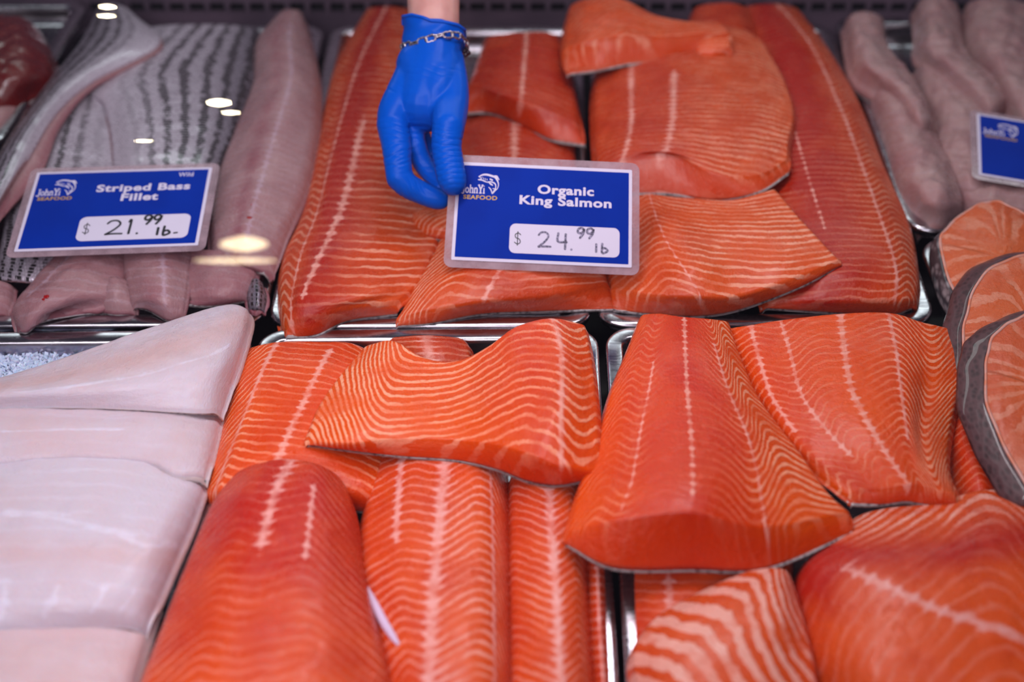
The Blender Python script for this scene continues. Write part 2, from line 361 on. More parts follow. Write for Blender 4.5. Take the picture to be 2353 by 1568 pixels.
def fillet(name, label, cat, rows, mat='salmon', T=1.6, rad=(0.6, 0.6, 0.6, 0.3), near=None, far=None, left=None, right=None,
           sp=0.8, chev=None, amp=0.6, fw=0.3, tone=0.3, veins=(), bulge=(0.25, 0.25, 0.25, 0.1), group=None, N=(92, 92),
           lump=0.10, skin='skin', topskin=None, cutamp=1.0, phase_u=0.0, fine=0.03, dimples=(), hveins=(), phasefn=None, skinlabel=None):
    nv, nu = N
    lin_u = np.linspace(0, 1, nu); lin_v = np.linspace(0, 1, nv)
    # cluster samples towards the edges so the rounding is well resolved
    wr = lambda t: 0.72*t+0.28*(0.5-0.5*np.cos(np.pi*t))
    u, v = wr(lin_u), wr(lin_v)
    C = world_rows(rows)
    G = cr(C, v); G = np.swapaxes(cr(np.swapaxes(G, 0, 1), u), 0, 1)      # (nv,nu,3)
    # lengths
    du = np.linalg.norm(np.diff(G, axis=1), axis=2); cu = np.concatenate([np.zeros((nv, 1)), np.cumsum(du, 1)], 1); Wd = cu[:, -1:]
    dv = np.linalg.norm(np.diff(G, axis=0), axis=2); cv = np.concatenate([np.zeros((1, nu)), np.cumsum(dv, 0)], 0); Ld = cv[-1:, :]
    dist = [cu, Wd-cu, cv, Ld-cv]
    G0 = G.copy()
    for d, r in zip(dist, rad):
        r = r*0.01
        if r > 0: G[..., 2] -= r*0.8*(1-np.sqrt(np.clip(1-(1-np.clip(d/r, 0, 1))**2, 0, 1)))
    edge = np.minimum.reduce([np.clip(d/0.012, 0, 1) for d in dist])
    k0 = int(abs(hash_name(label)) % 17)
    G[..., 2] += 0.01*lump*(wob(G0, 95, k0)+.45*wob(G0, 190, k0+7))*(0.3+0.7*edge) + 0.01*fine*wob(G0, 420, k0+3)
    for (pu, pv, ru, rv, dz) in dimples:
        G[..., 2] += 0.01*dz*np.exp(-((u[None]-pu)/ru)**2-((v[:, None]-pv)/rv)**2)
    # side curves of the underside
    Tz = np.array([0, 0, -T*0.01])
    eL, eR, eF, eN = G[:, 0]+Tz, G[:, -1]+Tz, G[0]+Tz, G[-1]+Tz
    if left: eL = edge_curve(left, v)
    if right: eR = edge_curve(right, v)
    if near: eN = edge_curve(near, u)
    if far: eF = edge_curve(far, u)
    cor = {(0, 0): (eF[0] if far or not left else eL[0]), (0, 1): (eF[-1] if far or not right else eR[0]),
           (1, 0): (eN[0] if near or not left else eL[-1]), (1, 1): (eN[-1] if near or not right else eR[-1])}
    def fix(e, a, b, s):
        w = sst(0.72, 1.0, s)[:, None]; w0 = sst(0.72, 1.0, 1-s)[:, None]
        return e+(a-e[0])*w0+(b-e[-1])*w
    eL = fix(eL, cor[0, 0], cor[1, 0], v); eR = fix(eR, cor[0, 1], cor[1, 1], v)
    eF = fix(eF, cor[0, 0], cor[0, 1], u); eN = fix(eN, cor[1, 0], cor[1, 1], u)
    top_c = coons(G[:, 0], G[:, -1], G[0], G[-1], u, v)
    B = coons(eL, eR, eF, eN, u, v)
    B[..., 2] += 0.55*np.clip(G[..., 2]-top_c[..., 2], 0, 1)
    # keep the underside below the top
    inner = np.clip(edge, 0, 1)
    B[..., 2] = np.minimum(B[..., 2], G[..., 2]-0.0015-0.003*inner)
    # pattern fields
    Wm = float(np.mean(Wd)); Lm = float(np.mean(Ld))
    Vm = 0.65*np.mean(cv, 1)[:, None]+0.35*cv
    uu = np.repeat(u[None], nv, 0); vv = np.repeat(v[:, None], nu, 1)
    ph = 2*np.pi*(Vm+0.01*1.7*pw(chev, uu)+phase_u*cu)/(sp*0.01)
    am = pw(amp, uu) if not callable(amp) else amp(uu, vv)
    fwid = pw(fw, uu) if not callable(fw) else fw(uu, vv)
    to = pw(tone, uu) if not callable(tone) else tone(uu, vv)
    vdist = np.full_like(uu, 50.0)
    for (pts, wmm) in veins:
        uv_ = np.interp(vv, [p[0] for p in pts], [p[1] for p in pts])
        endf = np.maximum(pts[0][0]-vv, vv-pts[-1][0]).clip(0)*Lm*1000
        vdist = np.minimum(vdist, (np.abs(uu-uv_)*Wd*1000+endf)/wmm)
    for (pts, wmm) in hveins:
        vv_h = np.interp(uu, [p[0] for p in pts], [p[1] for p in pts])
        endf = np.maximum(pts[0][0]-uu, uu-pts[-1][0]).clip(0)*Wm*1000
        vdist = np.minimum(vdist, (np.abs(vv-vv_h)*Ld*1000+endf)/wmm)
    if phasefn is not None: ph = phasefn(uu, vv)
    fishco = np.stack([uu*Wm, Vm, np.full_like(uu, k0*0.37)], -1)
    pa = np.stack([ph, am, fwid], -1); pb = np.stack([vdist, to, np.zeros_like(uu)], -1)
    # skirt
    ids = np.concatenate([[(j, 0) for j in range(nv)], [(nv-1, i) for i in range(1, nu)], [(j, nu-1) for j in range(nv-2, -1, -1)], [(0, i) for i in range(nu-2, 0, -1)]])
    jj, ii = ids[:, 0], ids[:, 1]
    topE = G[jj, ii]; botE = B[jj, ii].copy()
    bo = np.zeros(len(ids)); bo[:nv] = bulge[0]; bo[nv:nv+nu-1] = bulge[3]; bo[nv+nu-1:nv+nu-1+nv-1] = bulge[1]; bo[nv+nu-1+nv-1:] = bulge[2]
    bo = (np.roll(bo, 2)+np.roll(bo, -2)+bo+np.roll(bo, 4)+np.roll(bo, -4))/5
    tg = np.roll(topE, -2, 0)-np.roll(topE, 2, 0); tg[:, 2] = 0; tg /= np.linalg.norm(tg, axis=1)[:, None]+1e-9
    outw = np.stack([tg[:, 1], -tg[:, 0], 0*tg[:, 0]], 1)
    ctr = G.mean((0, 1)); 
    if np.sum(outw*(topE-ctr)) < 0: outw = -outw
    K = 9; m = len(ids)
    rings = []
    for k in range(K+1):
        s = k/K
        p = topE*(1-s)+botE*s+outw*(0.01*bo*math.sin(math.pi*s))[:, None]
        p[:, 2] += 0.0006*np.sin(s*math.pi)*wob(topE, 500, 5)
        rings.append(p)
    def rep(a, cut):
        r = []
        for k in range(K+1):
            s = k/K; b = a[jj, ii].copy(); r.append(cut(b, s))
        return np.concatenate(r)
    def cpa(b, s): b[:, 0] += s*2.6; b[:, 1] *= cutamp*(1-0.45*s); b[:, 2] *= 0.8; return b
    def cpb(b, s): b[:, 0] += 2.0*s; b[:, 2] = min(1, s*2.4); return b
    def cfc(b, s): b[:, 2] += s*0.02; b[:, :2] += outw[:, :2]*s*0.012; return b
    sk_co = np.concatenate(rings); sk_a = {'fishco': rep(fishco, cfc), 'pa': rep(pa, cpa), 'pb': rep(pb, cpb)}
    i0 = np.arange(m); i1 = (i0+1) % m
    skf = np.concatenate([np.stack([i0+k*m, i1+k*m, i1+(k+1)*m, i0+(k+1)*m], -1) for k in range(K)])
    origin = np.array([ctr[0], ctr[1], float(B[..., 2].min())])
    nT = nv*nu
    topV = G.reshape(-1, 3); botV = B.reshape(-1, 3)
    A = lambda a: a.reshape(-1, 3)
    pbb = pb.copy(); pbb[..., 2] = 1
    tf = grid_faces(nv, nu); bf = grid_faces(nv, nu)[:, ::-1]
    n0 = np.cross(G[1, 0]-G[0, 0], G[0, 1]-G[0, 0])[2] if False else np.cross(G[-1, nu//2]-G[0, nu//2], G[nv//2, -1]-G[nv//2, 0])[2]
    flip = n0 < 0
    if flip: tf = tf[:, ::-1]; bf = bf[:, ::-1]
    else: skf = skf[:, ::-1]
    # merge: top uses ring 0 of the skirt geometrically coincident (shared ids)
    idx_top = jj*nu+ii
    def remap(sk, base, topmap, botmap):
        """ring0 -> topmap ids, ringK -> botmap ids"""
        out = sk.copy(); r = sk//m; c = sk % m
        out = np.where(r == 0, topmap[c], np.where(r == K, botmap[c], base+(r-1)*m+c))
        return out
    if topskin is None:
        V = np.concatenate([topV, botV, sk_co[m:K*m]])
        att = {k: np.concatenate([A(a), A(b), sk_a[k][m:K*m]]) for k, a, b in (('fishco', fishco, fishco), ('pa', pa, pa), ('pb', pb, pbb))}
        Fq = np.concatenate([tf, bf+nT, remap(skf, 2*nT, idx_top, idx_top+nT)])
        o = link(name, build_mesh(name, V-origin, Fq, att, M[mat])); o.location = origin
    else:
        lowtop = G.copy(); lowtop[..., 2] -= 0.0008
        V = np.concatenate([A(lowtop), botV, sk_co[m:K*m]])
        att = {k: np.concatenate([A(a), A(b), sk_a[k][m:K*m]]) for k, a, b in (('fishco', fishco, fishco), ('pa', pa, pa), ('pb', pb, pbb))}
        Fq = np.concatenate([tf, bf+nT, remap(skf, 2*nT, idx_top, idx_top+nT)])
        o = link(name, build_mesh(name, V-origin, Fq, att, M[mat])); o.location = origin
        G2 = G.copy(); G2[..., 2] += 0.0006
        sk = link('scaled_skin', build_mesh('scaled_skin', A(G2)-origin, tf, {'fishco': A(fishco), 'pa': A(pa), 'pb': A(pb)}, M[topskin]), o)
        sd = sk.modifiers.new('thick', 'SOLIDIFY'); sd.thickness = 0.0012; sd.offset = -1
        sk['label'] = 'silver scaled skin with dark stripes'
    tag(o, label, cat, group)
    if skin and topskin is None:
        st_ = 2
        sel_v = np.unique(np.r_[np.arange(0, nv, st_), nv-1]); sel_u = np.unique(np.r_[np.arange(0, nu, st_), nu-1])
        Bs = B[np.ix_(sel_v, sel_u)].copy(); a, b = Bs.shape[:2]
        c0 = Bs.mean((0, 1)); 
        # push the rim of the skin out by a hair so it shows as a thin line
        ee = np.ones((a, b)); ee[1:-1, 1:-1] = 0
        dirx = Bs-c0; dirx[..., 2] = 0; dirx /= np.linalg.norm(dirx, axis=2)[..., None]+1e-9
        Bs += dirx*(ee*0.0006)[..., None]; Bs[..., 2] -= 0.0002
        vs = np.concatenate([Bs.reshape(-1, 3)-origin, Bs.reshape(-1, 3)-origin-[0, 0, 0.0011]])
        gf = grid_faces(a, b); n_ = a*b
        per = np.concatenate([[j*b for j in range(a)], [(a-1)*b+i for i in range(1, b)], [j*b+b-1 for j in range(a-2, -1, -1)], [i for i in range(b-2, 0, -1)]])
        pn = np.roll(per, -1)
        sf = np.stack([per, pn, pn+n_, per+n_], -1)
        fq = np.concatenate([gf, gf[:, ::-1]+n_, sf])
        me = build_mesh('skin', vs, fq, {}, M[skin])
        s = link('skin', me, o); s['label'] = 'thin grey silver skin under the flesh'
    return o
def hash_name(s):
    h = 0
    for ch in s: h = (h*31+ord(ch)) % 1000003
    return h

# ------------------------------------------------------------------ glass front of the case and the warm shop lamps mirrored in it
GN = np.array([0, -math.cos(math.radians(62)), math.sin(math.radians(62))]); GP = CP+FW*0.42
def gz(y): return GP[2]+(-GN[1]/GN[2])*(y-GP[1])
ya, yb = 0.03, 0.985
vv_ = []
for th in (0, 0.0015):
    for x, y in ((-1.6, ya), (1.6, ya), (1.6, yb), (-1.6, yb)): vv_.append(np.array([x, y, gz(y)])-GN*th)
gl = link('window_1', mesh('window_1', vv_, [(0, 1, 2, 3), (7, 6, 5, 4), (0, 4, 5, 1), (1, 5, 6, 2), (2, 6, 7, 3), (3, 7, 4, 0)], False), None, M['glass'])
tag(gl, kind='structure')
def mirror_pt(px, py, dist):
    d = ray(px, py); d = d/np.linalg.norm(d); t = np.dot(GP-CP, GN)/np.dot(d, GN); p = CP+d*t
    r = d-2*np.dot(d, GN)*GN
    return p+r*dist, r
def lamp(px, py, w, h, mat, dist, label):
    c, r = mirror_pt(px, py, dist); sc_ = (dist+0.45)/F
    right = np.cross(r, [0, 1, 0]); right = np.array([1.0, 0, 0]); up = np.cross(right, r); up /= np.linalg.norm(up)
    n = 28; a, b = w*sc_/2, h*sc_/2
    vs = []
    for dz, k in ((0, 1.0), (0.006, 1.0)):
        for i in range(n):
            t = 2*math.pi*i/n; cx, sy = math.cos(t), math.sin(t)
            vs.append(right*a*cx*k+up*b*sy*k*(1-0.35*abs(cx))+r*dz)
    fs = [tuple(range(n)), tuple(range(2*n-1, n-1, -1))]+[(i, i+n, (i+1) % n+n, (i+1) % n) for i in range(n)]
    root = empty('ceiling_lamp', tuple(c)); tag(root, label, 'lamp', 'warm shop ceiling lamps reflected in the case glass')
    link('diffuser', mesh('diffuser', vs, fs, False), root, mat)
    vs2 = [p*np.array([1, 1, 1])+r*0.003 for p in vs]
    ring = []
    for k, off in ((1.12, -0.004), (1.12, 0.012), (1.02, 0.012), (1.02, -0.004)):
        for i in range(n):
            t = 2*math.pi*i/n; cx, sy = math.cos(t), math.sin(t)
            ring.append(right*a*cx*k+up*b*sy*k*(1-0.35*abs(cx))+r*off)
    rf = [((k*n+i), (k*n+(i+1) % n), (((k+1) % 4)*n+(i+1) % n), (((k+1) % 4)*n+i)) for k in range(4) for i in range(n)]
    link('trim_ring', mesh('trim_ring', ring, rf), root, M['black'])
lamp(502, 234, 58, 16, M['lamp'], 0.95, 'larger oval warm ceiling lamp mirrored in the glass over the bass fillets')
lamp(530, 257, 44, 7, M['lamp'], 0.95, 'thin warm ceiling lamp mirrored just below the larger oval one')
lamp(246, 13, 40, 8, M['lamp'], 0.95, 'upper warm ceiling lamp mirrored at the top left of the glass')
lamp(243, 34, 42, 6, M['lamp'], 0.95, 'lower warm ceiling lamp mirrored at the top left of the glass')
lamp(330, 322, 44, 3, M['lamp'], 0.95, 'faint warm ceiling lamp mirrored above the striped bass sign')
lamp(560, 560, 110, 36, M['lamp_soft'], 1.5, 'broad soft warm lamp mirrored right of the striped bass sign')
lamp(540, 598, 190, 12, M['lamp_soft'], 1.5, 'long narrow warm lamp mirrored below the broad soft one')

# ------------------------------------------------------------------ salmon in the back left-centre pan
fillet('salmon_fillet', 'long king salmon fillet left of the gloved hand, running to the back', 'fish fillet',
  [[(842,14,6.6),(860,10,7.6),(885,8,7.9),(912,10,7.6),(940,14,6.8)],
   [(768,140,6.4),(800,134,8.2),(838,130,8.9),(900,128,8.9),(985,132,7.0)],
   [(724,322,6.4),(758,316,8.4),(795,312,9.2),(880,312,9.2),(1015,318,7.2)],
   [(690,482,6.4),(726,480,8.5),(764,478,9.3),(880,478,9.3),(1020,482,7.6)],
   [(645,580,6.5),(688,582,8.6),(736,582,9.4),(850,580,9.4),(1000,574,8.0)],
   [(634,680,6.6),(668,682,8.2),(708,680,9.0),(830,672,9.0),(962,650,7.8)],
   [(645,745,6.6),(668,738,7.4),(712,728,8.0),(795,706,8.2),(914,692,7.6)]],
  'king', T=1.8, rad=(1.5,0.6,1.0,0.4), near=[(650,776,6.15),(680,776,6.1),(730,770,6.1),(800,738,6.1),(912,722,6.2)],
  sp=1.25, chev=[(0,-1.2),(.12,0.6),(.25,-0.2),(.32,0.0),(.5,.1),(1,-.6)], amp=[(0,.75),(.25,.8),(.3,.3),(.5,.45),(.75,.9),(1,.8)], fw=[(0,.28),(.25,.3),(.5,.2),(1,.24)],
  tone=lambda u,v: 0.15+0.75*np.exp(-((u-.5)/.2)**2)+0.25*(1-v), veins=[([(0,.55),(.5,.28),(1,.26)],1.6),([(.3,.62),(.62,.52),(.85,.45)],2.2)])
fillet('salmon_fillet', 'thick king salmon portion right of the gloved hand, cut face toward the front', 'fish fillet',
  [[(1112,80,8.2),(1160,72,9.2),(1210,68,9.4),(1255,68,9.2),(1290,78,8.2)],
   [(1095,130,8.6),(1150,124,10.0),(1210,124,10.4),(1262,128,10.0),(1312,140,8.6)],
   [(1072,192,9.2),(1130,208,10.4),(1205,236,10.6),(1270,262,10.0),(1336,292,8.8)]],
  'king', T=2.2, rad=(1.2,1.0,1.0,0.25), near=[(1060,262,8.0),(1130,262,8.0),(1200,290,8.0),(1265,322,7.9),(1345,336,7.8)],
  sp=1.0, chev=[(0,0),(.5,.8),(1,.2)], amp=.28, fw=.2, tone=.75, veins=[([(0,.5),(1,.47)],1.6)])
fillet('salmon_fillet', 'dark red king salmon fillet under the thick portion, behind the king salmon sign', 'fish fillet',
  [[(1050,235,6.4),(1120,235,7.4),(1185,235,7.6),(1250,240,7.4),(1330,250,6.4)],
   [(1045,320,6.6),(1115,320,7.8),(1182,320,8.2),(1250,322,7.8),(1322,330,6.6)],
   [(1030,430,6.6),(1110,430,8.0),(1180,430,8.4),(1250,430,8.0),(1332,430,6.6)],
   [(1025,560,6.4),(1110,560,7.6),(1180,560,7.8),(1250,560,7.6),(1335,560,6.4)]],
  'king', T=1.5, rad=(.9,.9,.6,.6), sp=.95, chev=[(0,-1),(.5,.4),(1,-1)], amp=.3, fw=.25, tone=.7, veins=[([(0,.5),(1,.5)],2.6)])
fillet('salmon_piece', 'small pale orange salmon end peeking out below the gloved fingers', 'fish piece',
  [[(948,482,8.9),(985,474,9.3),(1040,468,9.2)],[(950,505,8.9),(985,500,9.4),(1040,500,9.3)],[(972,526,8.8),(1000,528,9.0),(1045,535,9.0)]],
  'king', T=.7, rad=(.5,.5,.5,.5), sp=.6, chev=[(0,-1),(1,.5)], amp=.7, fw=.3, tone=.05, N=(40,40))
fillet('salmon_fillet', 'short king salmon fillet lying below the king salmon sign', 'fish fillet',
  [[(1030,500,8.0),(1090,480,9.2),(1180,470,9.8),(1280,475,9.6),(1380,500,8.2)],
   [(990,590,7.9),(1060,585,9.4),(1160,580,10.0),(1280,578,9.8),(1386,590,8.2)],
   [(945,668,7.6),(1010,650,8.9),(1130,640,9.5),(1280,630,9.4),(1395,632,8.2)],
   [(914,732,6.9),(985,712,7.7),(1110,690,8.5),(1270,676,8.4),(1404,652,7.8)]],
  'king', T=1.6, rad=(.4,.8,.8,.35), near=[(912,750,6.3),(990,744,6.2),(1110,722,6.2),(1260,716,6.2),(1414,712,6.2)],
  sp=1.0, chev=[(0,-3.5),(.3,.5),(.6,-.2),(1,.4)], amp=[(0,.95),(.3,.8),(.45,.4),(1,.55)], fw=[(0,.34),(.4,.2),(1,.2)], tone=[(0,0),(.3,.15),(.55,.45),(1,.3)], veins=[([(.5,.52),(1,.5)],1.2)], lump=.16)
# ------------------------------------------------------------------ salmon in the back right-centre pan
fillet('salmon_fillet', 'long king salmon fillet along the right side of the back pan, tapering to the back', 'fish fillet',
  [[(1700,12,6.8),(1745,4,8.0),(1790,4,8.0),(1835,14,6.8)],
   [(1716,100,6.8),(1800,96,9.0),(1868,100,8.8),(1908,112,6.8)],
   [(1700,232,6.8),(1820,228,9.2),(1928,230,8.9),(1980,236,6.8)],
   [(1700,372,6.8),(1850,370,9.3),(1978,370,9.0),(2034,374,6.9)],
   [(1700,512,6.8),(1880,510,9.4),(2024,508,9.2),(2094,510,7.0)],
   [(1720,620,6.8),(1900,620,9.2),(2054,616,9.0),(2116,628,7.2)],
   [(1752,694,6.6),(1900,690,8.0),(2050,690,8.2),(2112,690,7.2)]],
  'king', T=2.0, rad=(.8,1.0,.8,.4), near=[(1752,708,6.15),(1900,718,6.15),(2040,724,6.15),(2096,708,6.2)],
  sp=.95, chev=[(0,-.6),(.4,.3),(.66,0),(.8,.9),(.92,.2),(1,-.6)], amp=[(0,.4),(.5,.5),(.68,.7),(1,.8)], fw=[(0,.2),(.6,.2),(.7,.3),(1,.26)],
  tone=lambda u,v: 0.2+0.75*np.exp(-((u-.35)/.26)**2)+.2*(1-v), veins=[([(0,.6),(.4,.66),(1,.69)],1.6),([(.35,.3),(.7,.36)],.7)])  # second vein is a specular bloom painted into the flesh as a pale streak
fillet('salmon_piece', 'rounded salmon tail end at the top edge beside the folded salmon piece', 'fish piece',
  [[(1592,14,8.0),(1630,4,9.0),(1690,4,9.0),(1726,22,8.0)],[(1582,60,8.0),(1630,60,9.6),(1700,62,9.6),(1740,72,8.0)],[(1580,110,8),(1640,112,9),(1700,115,9),(1745,120,8.0)]],
  'king', T=1.2, rad=(.8,.8,.8,.5), sp=.9, amp=.25, fw=.2, tone=.6, N=(50,50))
fillet('salmon_fillet', 'broad glossy king salmon fillet with a scalloped right edge behind the king salmon sign', 'fish fillet',
  [[(1376,120,9.2),(1450,90,10.6),(1560,66,11.2),(1640,58,11.0),(1710,64,10.4),(1752,92,10.2)],
   [(1362,200,9.3),(1450,195,10.9),(1560,190,11.7),(1660,180,11.5),(1748,170,10.8),(1800,172,10.3)],
   [(1362,280,9.3),(1450,280,11.0),(1560,280,11.9),(1670,275,11.6),(1762,262,11.0),(1826,252,10.4)],
   [(1366,340,9.4),(1440,335,11.0),(1550,345,11.6),(1660,362,11.2),(1755,350,10.8),(1815,322,10.5)],
   [(1370,392,9.4),(1430,364,10.6),(1540,352,11.2),(1640,400,10.8),(1740,404,10.6),(1812,366,10.5)]],
  'king', T=1.6, rad=(1.0,.5,.8,.25), near=[(1374,438,8.6),(1430,446,8.5),(1540,448,8.5),(1640,462,8.4),(1745,442,9.5),(1812,400,9.7)],
  sp=.85, chev=[(0,-.4),(.3,.3),(.5,0),(1,-1.6)], amp=[(0,.25),(.35,.35),(.5,.6),(1,.9)], fw=[(0,.2),(.5,.26),(1,.36)], tone=[(0,.5),(.3,.75),(.5,.4),(1,.2)],
  veins=[([(0,.2),(1,.2)],1.6),([(.2,.38),(1,.36)],1.8)], lump=.14)
fillet('salmon_piece', 'folded salmon belly piece curling over itself at the top edge', 'fish piece',
  [[(1308,8,11.6),(1350,-8,13.2),(1425,-8,13.6),(1500,28,13.0),(1570,44,12.8),(1645,44,12.6)],
   [(1296,60,11.6),(1350,44,13.4),(1430,30,13.8),(1505,50,13.2),(1575,58,13.0),(1668,56,12.8)],
   [(1290,116,11.6),(1350,96,13.0),(1430,82,13.4),(1510,84,13.0),(1585,80,12.8),(1684,76,12.6)]],
  'king', T=1.6, rad=(.8,.6,.8,.3), near=[(1304,172,11.0),(1370,164,11.0),(1440,150,11.0),(1515,142,11.0),(1588,122,11.2),(1672,112,11.6)],
  sp=.8, chev=[(0,-1),(.4,.8),(.7,0),(1,-.4)], amp=.6, fw=.24, tone=.25, phase_u=.35, cutamp=1.6, lump=.18)
fillet('salmon_piece', 'curled pink flap at the right end of the folded salmon piece', 'fish piece',
  [[(1610,88,12.2),(1640,82,12.5),(1680,84,12.4)],[(1600,104,12.0),(1638,104,12.3),(1682,102,12.2)],[(1606,120,11.8),(1640,122,11.9),(1674,114,11.9)]],
  'farmed', T=.7, rad=(.6,.6,.5,.5), sp=.6, amp=.5, tone=.1, N=(40,40), skin=None)
fillet('salmon_fillet', 'triangular orange salmon fillet with pointed right tip at the front of the back pan', 'fish fillet',
  [[(1392,440,7.8),(1460,436,8.2),(1520,446,8.7),(1590,452,8.6),(1680,456,9.2),(1780,430,9.9)],
   [(1396,530,7.9),(1470,520,9.0),(1545,520,10.4),(1640,520,9.9),(1745,510,10.2),(1838,498,10.2)],
   [(1400,610,7.8),(1480,606,9.1),(1580,604,10.4),(1680,600,9.8),(1800,590,10.3),(1898,562,10.2)],
   [(1404,664,7.4),(1490,676,8.4),(1600,680,9.2),(1700,678,9.0),(1830,638,9.7),(1932,597,10.1)]],
  'king', T=1.4, rad=(.6,.3,.5,.25), near=[(1410,714,6.2),(1490,722,6.2),(1600,728,6.2),(1700,712,6.7),(1835,662,8.6),(1930,612,9.4)],
  sp=.92, chev=[(0,-1.8),(.18,-.4),(.3,.9),(.42,.2),(.7,-.3),(1,-.9)], amp=[(0,.7),(.3,.55),(.5,.8),(1,.9)], fw=[(0,.26),(.4,.24),(1,.36)], tone=[(0,.05),(.3,.25),(.5,.1),(1,0)],
  veins=[([(0,.3),(.5,.34),(1,.42)],.7)], lump=.08)
# ------------------------------------------------------------------ salmon in the front centre pan
fillet('salmon_fillet', 'salmon fillet at the back left of the front pan beside the white halibut', 'fish fillet',
  [[(560,796,6.7),(605,784,7.8),(652,778,8.2),(730,778,8.2),(800,780,7.8),(846,796,6.8)],
   [(538,850,6.8),(580,846,8.3),(628,842,8.9),(710,840,9.0),(790,842,8.4),(870,850,7.0)],
   [(512,938,6.8),(555,934,8.4),(596,930,9.0),(685,930,9.1),(780,930,8.5),(880,940,7.0)],
   [(488,1040,6.8),(520,1040,8.2),(556,1038,8.8),(660,1034,9.0),(780,1034,8.4),(890,1040,7.0)],
   [(462,1130,6.6),(490,1130,7.6),(520,1130,8.0),(640,1130,8.0),(780,1130,7.8),(880,1140,6.8)]],
  'salmon', T=1.6, rad=(1.2,.8,.9,.6), sp=.85, chev=[(0,-3.0),(.12,-1.0),(.3,.4),(.45,.1),(.7,-.2),(1,-1.4)],
  amp=[(0,.7),(.28,.8),(.4,.75),(.6,.35),(.8,.4),(1,.8)], fw=[(0,.2),(.3,.26),(.4,.24),(.7,.16),(1,.26)], tone=[(0,.1),(.3,.1),(.45,.35),(.75,.4),(1,.2)],
  veins=[([(0,.36),(.45,.29),(1,.22)],2.2),([(.1,.7),(.6,.6),(.95,.55)],1.6)])
fillet('salmon_piece', 'small glossy salmon scrap with translucent edge behind the wavy salmon fillet', 'fish piece',
  [[(896,772,7.2),(950,768,7.8),(1010,768,7.8),(1064,774,7.0)],[(892,790,7.2),(950,788,8.2),(1015,790,8.2),(1082,796,7.0)],[(892,840,7.0),(950,846,7.6),(1015,846,7.6),(1086,846,7.0)]],
  'king', T=1.0, rad=(.6,.6,.5,.3), sp=.7, amp=.6, tone=.5, veins=[([(0,.5),(1,.5)],4)], N=(50,50))
fillet('salmon_fillet', 'wavy bright orange salmon fillet with bold white stripes in the centre', 'fish fillet',
  [[(842,790,9.4),(905,778,10.4),(975,816,10.5),(1050,822,10.4),(1125,788,11.0),(1185,746,11.8),(1265,726,12.2),(1346,742,10.4)],
   [(790,850,9.6),(870,840,10.7),(950,858,10.5),(1050,862,10.5),(1130,838,11.3),(1200,806,12.2),(1286,792,12.4),(1360,806,10.6)],
   [(742,912,9.6),(840,912,10.9),(935,920,10.6),(1045,920,10.7),(1130,906,11.6),(1210,880,12.5),(1290,872,12.6),(1370,880,10.7)],
   [(716,968,9.6),(820,974,10.7),(925,974,10.5),(1045,974,10.7),(1135,968,11.6),(1215,958,12.4),(1288,962,12.5),(1378,974,10.6)],
   [(704,1014,9.5),(800,1018,10.2),(920,1008,10.2),(1050,1010,10.5),(1140,1022,11.1),(1215,1044,11.6),(1288,1070,11.4),(1384,1086,10.1)]],
  'salmon', T=1.5, rad=(.3,.5,.6,.2), near=[(706,1022,9.2),(800,1036,8.9),(920,1050,8.6),(1050,1060,8.6),(1140,1080,8.5),(1215,1108,8.5),(1290,1116,8.7),(1383,1094,9.6)],
  sp=.98, chev=[(0,5.4),(.19,-.5),(.22,-.5),(.45,.6),(.68,1.2),(.855,.5),(.94,-.6),(1,.4)], amp=[(0,1),(.3,.95),(.5,.7),(.6,.75),(.8,.85),(1,.95)],
  fw=[(0,.62),(.1,.46),(.3,.34),(.6,.22),(.8,.26),(1,.3)], tone=[(0,0),(.4,0),(.6,.25),(.75,.55),(.85,.35),(1,.1)],
  veins=[([(0,.86),(1,.86)],1.9)], lump=.05, N=(120,130), dimples=[(.44,.5,.12,.5,-.25)])
fillet('salmon_fillet', 'middle salmon fillet at the bottom, running from under the wavy fillet to the front', 'fish fillet',
  [[(862,1040,6.8),(940,1036,8.0),(1025,1036,8.3),(1100,1036,7.9),(1160,1040,6.8)],
   [(842,1130,6.9),(925,1126,8.4),(1016,1124,8.9),(1105,1124,8.5),(1163,1130,7.0)],
   [(822,1240,6.9),(910,1240,8.5),(1006,1240,9.0),(1106,1240,8.6),(1166,1240,7.0)],
   [(836,1400,6.9),(905,1400,8.5),(992,1400,9.1),(1106,1400,8.7),(1168,1400,7.0)],
   [(880,1570,6.9),(930,1570,8.5),(984,1570,9.1),(1106,1570,8.7),(1170,1570,7.0)],
   [(900,1720,6.8),(940,1720,8.0),(976,1720,8.4),(1106,1720,8.0),(1170,1720,6.8)]],
  'farmed', T=1.6, rad=(1.0,1.0,.8,.8), sp=.92, chev=[(0,-1.2),(.3,.3),(.5,-.1),(.72,1.3),(.86,.9),(1,-1.4)],
  amp=[(0,.6),(.45,.5),(.55,.75),(1,.7)], fw=[(0,.24),(.5,.22),(.6,.3),(1,.28)], tone=[(0,.45),(.3,.35),(.5,.4),(.7,.1),(1,.3)],
  veins=[([(0,.5),(1,.5)],3.0),([(0,.2),(.4,.25)],1.8),([(0,.84),(1,.86)],1.2)], N=(120,80))
